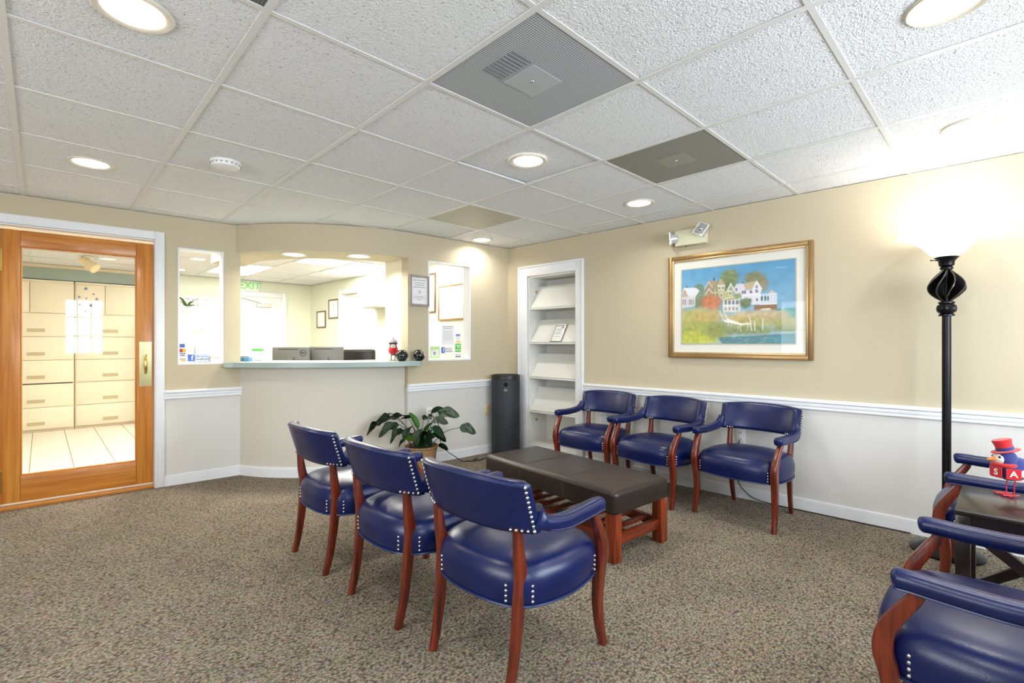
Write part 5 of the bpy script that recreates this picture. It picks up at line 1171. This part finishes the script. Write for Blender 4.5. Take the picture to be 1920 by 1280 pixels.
for b_ in ((-3.95, -3.86, 0, 2.08), (-3.10, -3.01, 0, 2.08), (-3.86, -3.10, 2.0, 2.08)): box(bm, b_[0], b_[1], -.03, 0, b_[2], b_[3], .005)
box(bm, -3.86, -3.845, 0, .1, 0, 2.0); box(bm, -3.115, -3.10, 0, .1, 0, 2.0)
tf(bm, bm.verts, RW.M(0, -.001)); struct('door_3_casing', bm, m_trim)
bm = BM(); box(bm, -3.84, -3.12, .07, .098, .01, 1.995); tf(bm, bm.verts, RW.M()); struct('door_3', bm, m_white, smooth=False)
t = fthing(RW, 'wall_cabinet', 'white wall cabinet on the office right wall past the doorway', 'cabinet', -2.55, 0, 1.70)
bm = BM(); box(bm, -.28, .28, -.28, -.002, 0, .40, .004); obj('body', bm, m_cream, t)
bm = BM(); box(bm, -.275, -.003, -.298, -.281, .005, .395, .003); obj('door', bm, m_white, t); bm = BM(); box(bm, .003, .275, -.298, -.281, .005, .395, .003); obj('door', bm, m_white, t)
for (i, j) in TROF:
    lab = {(8, 15): 'lit square fluorescent panel at the left of the office ceiling, nearer half of its pair', (8, 16): 'lit square fluorescent panel at the left of the office ceiling, farther half of its pair', (9, 13): 'lit square fluorescent panel in the middle, nearest the reception opening',
           (10, 13): 'lit square fluorescent panel at the right of the office ceiling, nearer half of its pair', (10, 14): 'lit square fluorescent panel at the right of the office ceiling, farther half of its pair', (10, 11): 'added unseen light panel brightening the diplomas on the office right wall', (6, 12): 'added unseen light panel just inside the glass door, right one', (4, 12): 'added unseen light panel just inside the glass door, left one'}[(i, j)]  # diploma and glass door panels are unseen fill lights, added for brightness
    area('panel_lamp', (GX[i] + .30375, GY[j] + .30375, HC - .008), (0, 0, 0), .54, .54, (12 if i == 8 else 26 if j > 11 else 15) if i > 7 else 25, (1.0, .97, .91) if i > 7 else (1.0, .945, .83))
    t = thing('ceiling_panel_light', lab, 'light', (GX[i] + .30375, GY[j] + .30375, HC + .004), 0, 'office ceiling panels')
    bm = BM(); box(bm, -.275, .275, -.275, .275, .002, .008); obj('lens', bm, m_troff, t, smooth=False)
    bm = BM(); frame_bm(bm, .298, .298, .022, -.004, .008, .001); tf(bm, bm.verts, Matrix.Rotation(-PI / 2, 4, 'X')); obj('frame', bm, m_bar, t)
SOF = [((1.672, 4.59), 'left round downlight under the curved reception soffit'), ((2.137, 4.25), 'right round downlight under the curved reception soffit')]
for (x, y), lab in SOF:
    t = thing('soffit_downlight', lab, 'light', (x, y, 1.999), 0, 'soffit downlights'); obj('trim_ring', dl_ring, None, t); obj('lens', dl_lens, None, t)
    area('soffit_lamp', (x, y, 1.988), (0, 0, 0), .15, .15, 10, (1.0, .92, .80), 'DISK', math.radians(150))
FD = [((1.7315 - .30375, 7.14), 'round downlight of the file room seen in the upper left reception window'), ((1.7315 - .30375, 8.355), 'farther round downlight of the file room seen in the left reception window'), ((0.213, 6.815), 'round downlight in the ceiling beyond the glass door')]
for (x, y), lab in FD:
    t = thing('ceiling_downlight', lab, 'light', (x, y, HC + .003), 0, 'file room downlights'); obj('trim_ring', dl_ring, None, t); obj('lens', dl_lens, None, t)

# ------------------------------------------------------------------ file cabinets beyond the glass
def cabinet(x0, x1, ztop, rows, label, upper=None, gap=None, hoff=0.27, yc=9.23):
    t = thing('file_cabinet', label, 'cabinet', ((x0 + x1) / 2, yc, 0)); w = (x1 - x0) / 2 - .002; f = -.21
    bm = BM(); box(bm, -w, w, f, .19, .0, ztop, .003); obj('body', bm, m_cab, t)
    for (z0, z1) in rows:
        bm = BM(); box(bm, -w + .012, w - .012, f - .02, f - .001, z0 + .003, z1 - .003, .003); dr = obj('drawer', bm, m_cab, t)
        bm = BM(); zz = z0 + (z1 - z0) * hoff; bx = .0; frame_bm(bm, .085, .022, .006, -.004, 0, .001); box(bm, -.079, .079, -.001, 0, -.016, .016); tf(bm, bm.verts, Matrix.Translation((0, f - .0205, zz))); obj('drawer_pull', bm, m_cabh, dr)
    if upper:
        z0, z1 = upper
        for s in (-1, 1):
            bm = BM(); a, b_ = (-w + .012, -.06) if s < 0 else (-.055, w - .012); box(bm, a, b_, f - (.014 if s < 0 else .022), f - .001, z0 + .004, z1 - .03, .003); obj('sliding_door', bm, m_cab, t)
        bm = BM(); box(bm, -w + .005, w - .005, f - .024, f - .001, z1 - .028, z1, .003); obj('top_rail', bm, m_cab, t)
    if gap:
        bm = BM(); box(bm, -w + .012, w - .012, f - .006, f - .001, gap - .006, gap + .006); obj('shadow_gap', bm, m_dark, t, smooth=False)
    return t
ZR = [(.03, .325), (.325, .636), (.646, .955), (.955, 1.27), (1.27, 1.585)]
cabinet(-.425, .334, 2.03, ZR, 'left putty lateral file cabinet beyond the glass door', (1.585, 2.03), .641)
cabinet(.337, 1.098, 2.03, ZR, 'right putty lateral file cabinet beyond the glass door', (1.585, 2.03))
cabinet(1.27, 2.15, 1.61, ZR, 'lower putty file cabinet seen through the left reception window', None, yc=8.80)
# plant on the lower cabinet
t = thing('potted_plant', 'small fern in a terracotta pot on the file cabinet', 'plant', (1.585, 8.68, 1.612))
bm = BM(); lathe(bm, [(0, 0), (.055, 0), (.075, .08), (.082, .085), (.082, .10), (.07, .10), (.065, .085), (0, .085)], 24); obj('pot', bm, mat('terracotta', (214, 138, 84), .7, noise=.1, scale=30), t)
fm = leaf_mesh('frond', .24, .013, .55, .2, mat('fern_green', (96, 140, 70), .5, noise=.2, scale=30))
for k in range(26):
    o = obj('frond', fm, None, t); o.matrix_local = Matrix.Translation((0, 0, .09)) @ Matrix.Rotation(k * 2.4, 4, 'Z') @ Matrix.Rotation(-random.uniform(.5, 1.4), 4, 'Y') @ Matrix.Scale(random.uniform(.7, 1.1), 4)
# vertical blind strips behind the cabinet
t = thing('vertical_blind', 'white vertical blind hanging above the low file cabinet', 'blind', (1.83, 8.99, 1.62))
for k in range(9):
    bm = BM(); vs = box(bm, -.036, .036, -.002, .002, 0, .26); tf(bm, vs, Matrix.Translation((-.26 + .063 * k, -.02, 0)) @ Matrix.Rotation(.25, 4, 'Z')); obj('slat', bm, m_white, t, smooth=False)
bm = BM(); box(bm, -.31, .31, -.045, -.001, .262, .29); obj('headrail', bm, m_white, t, smooth=False)
# things on the desk behind the left window
bm = BM(); box(bm, -.32, .32, -.14, .14, -.02, 0); tsh = fthing(LW, 'window_ledge', 'white ledge shelf behind the left reception window', 'shelf', -.26, .285, 1.0); obj('board', bm, m_white, tsh, smooth=False)
bm = BM(); 
for s in (-1, 1): box(bm, s * .28 - .01, s * .28 + .01, -.14, -.12, -.985, -.021)
obj('bracket', bm, m_white, tsh, smooth=False)
t = fthing(LW, 'desk_organizer', 'grey upright file sorter behind the left reception window', 'organizer', -.235, .27, 1.001)
for k, (x, h) in enumerate(((-.04, .145), (.005, .145), (.05, .14), (.062, .12))):
    bm = BM(); box(bm, x - .012, x + .012, -.06, .06, .006, h, .003); obj('divider', bm, mat('grey_plastic', (166, 170, 170), .4, noise=.05), t)
bm = BM(); box(bm, -.07, .09, -.065, .065, 0, .006); obj('tray', bm, m_silver, t, smooth=False)
t = fthing(LW, 'figurine', 'small pale figurine behind the left reception window', 'figurine', -.352, .25, 1.001)
bm = BM(); lathe(bm, [(0, 0), (.045, 0), (.04, .03), (.02, .09), (.014, .11)], 18); obj('skirt', bm, mat('pale_porcelain', (232, 224, 226), .3, noise=.03), t)
bm = BM(); sphere(bm, (0, 0, .128), .018, u=14, v=10); obj('head', bm, mat('porcelain_skin', (226, 196, 170), .4, noise=.03), t); bm = BM(); sphere(bm, (0, .004, .136), .018, u=14, v=10); obj('hair', bm, mat('brown_hair', (140, 110, 90), .6, noise=.1), t)
# track spotlight in the file room
t = thing('track_spotlight', 'cream track spotlight hanging from the ceiling beyond the glass door', 'light', (0.42, 7.85, HC))
bm = BM(); cyl(bm, (0, 0, 0), (0, 0, -.05), .012, n=12); lathe(bm, [(0, -.001), (.05, -.001), (.05, -.02), (0, -.022)], 20); obj('mount', bm, m_cab, t)
bm = BM(); cyl(bm, (-.05, .02, -.05), (.06, -.06, -.15), .045, .062, 24); sphere(bm, (-.05, .02, -.05), .046, u=18, v=12); obj('lamp_head', bm, mat('spotlight_cream', (236, 214, 160), .4, noise=.02), t)
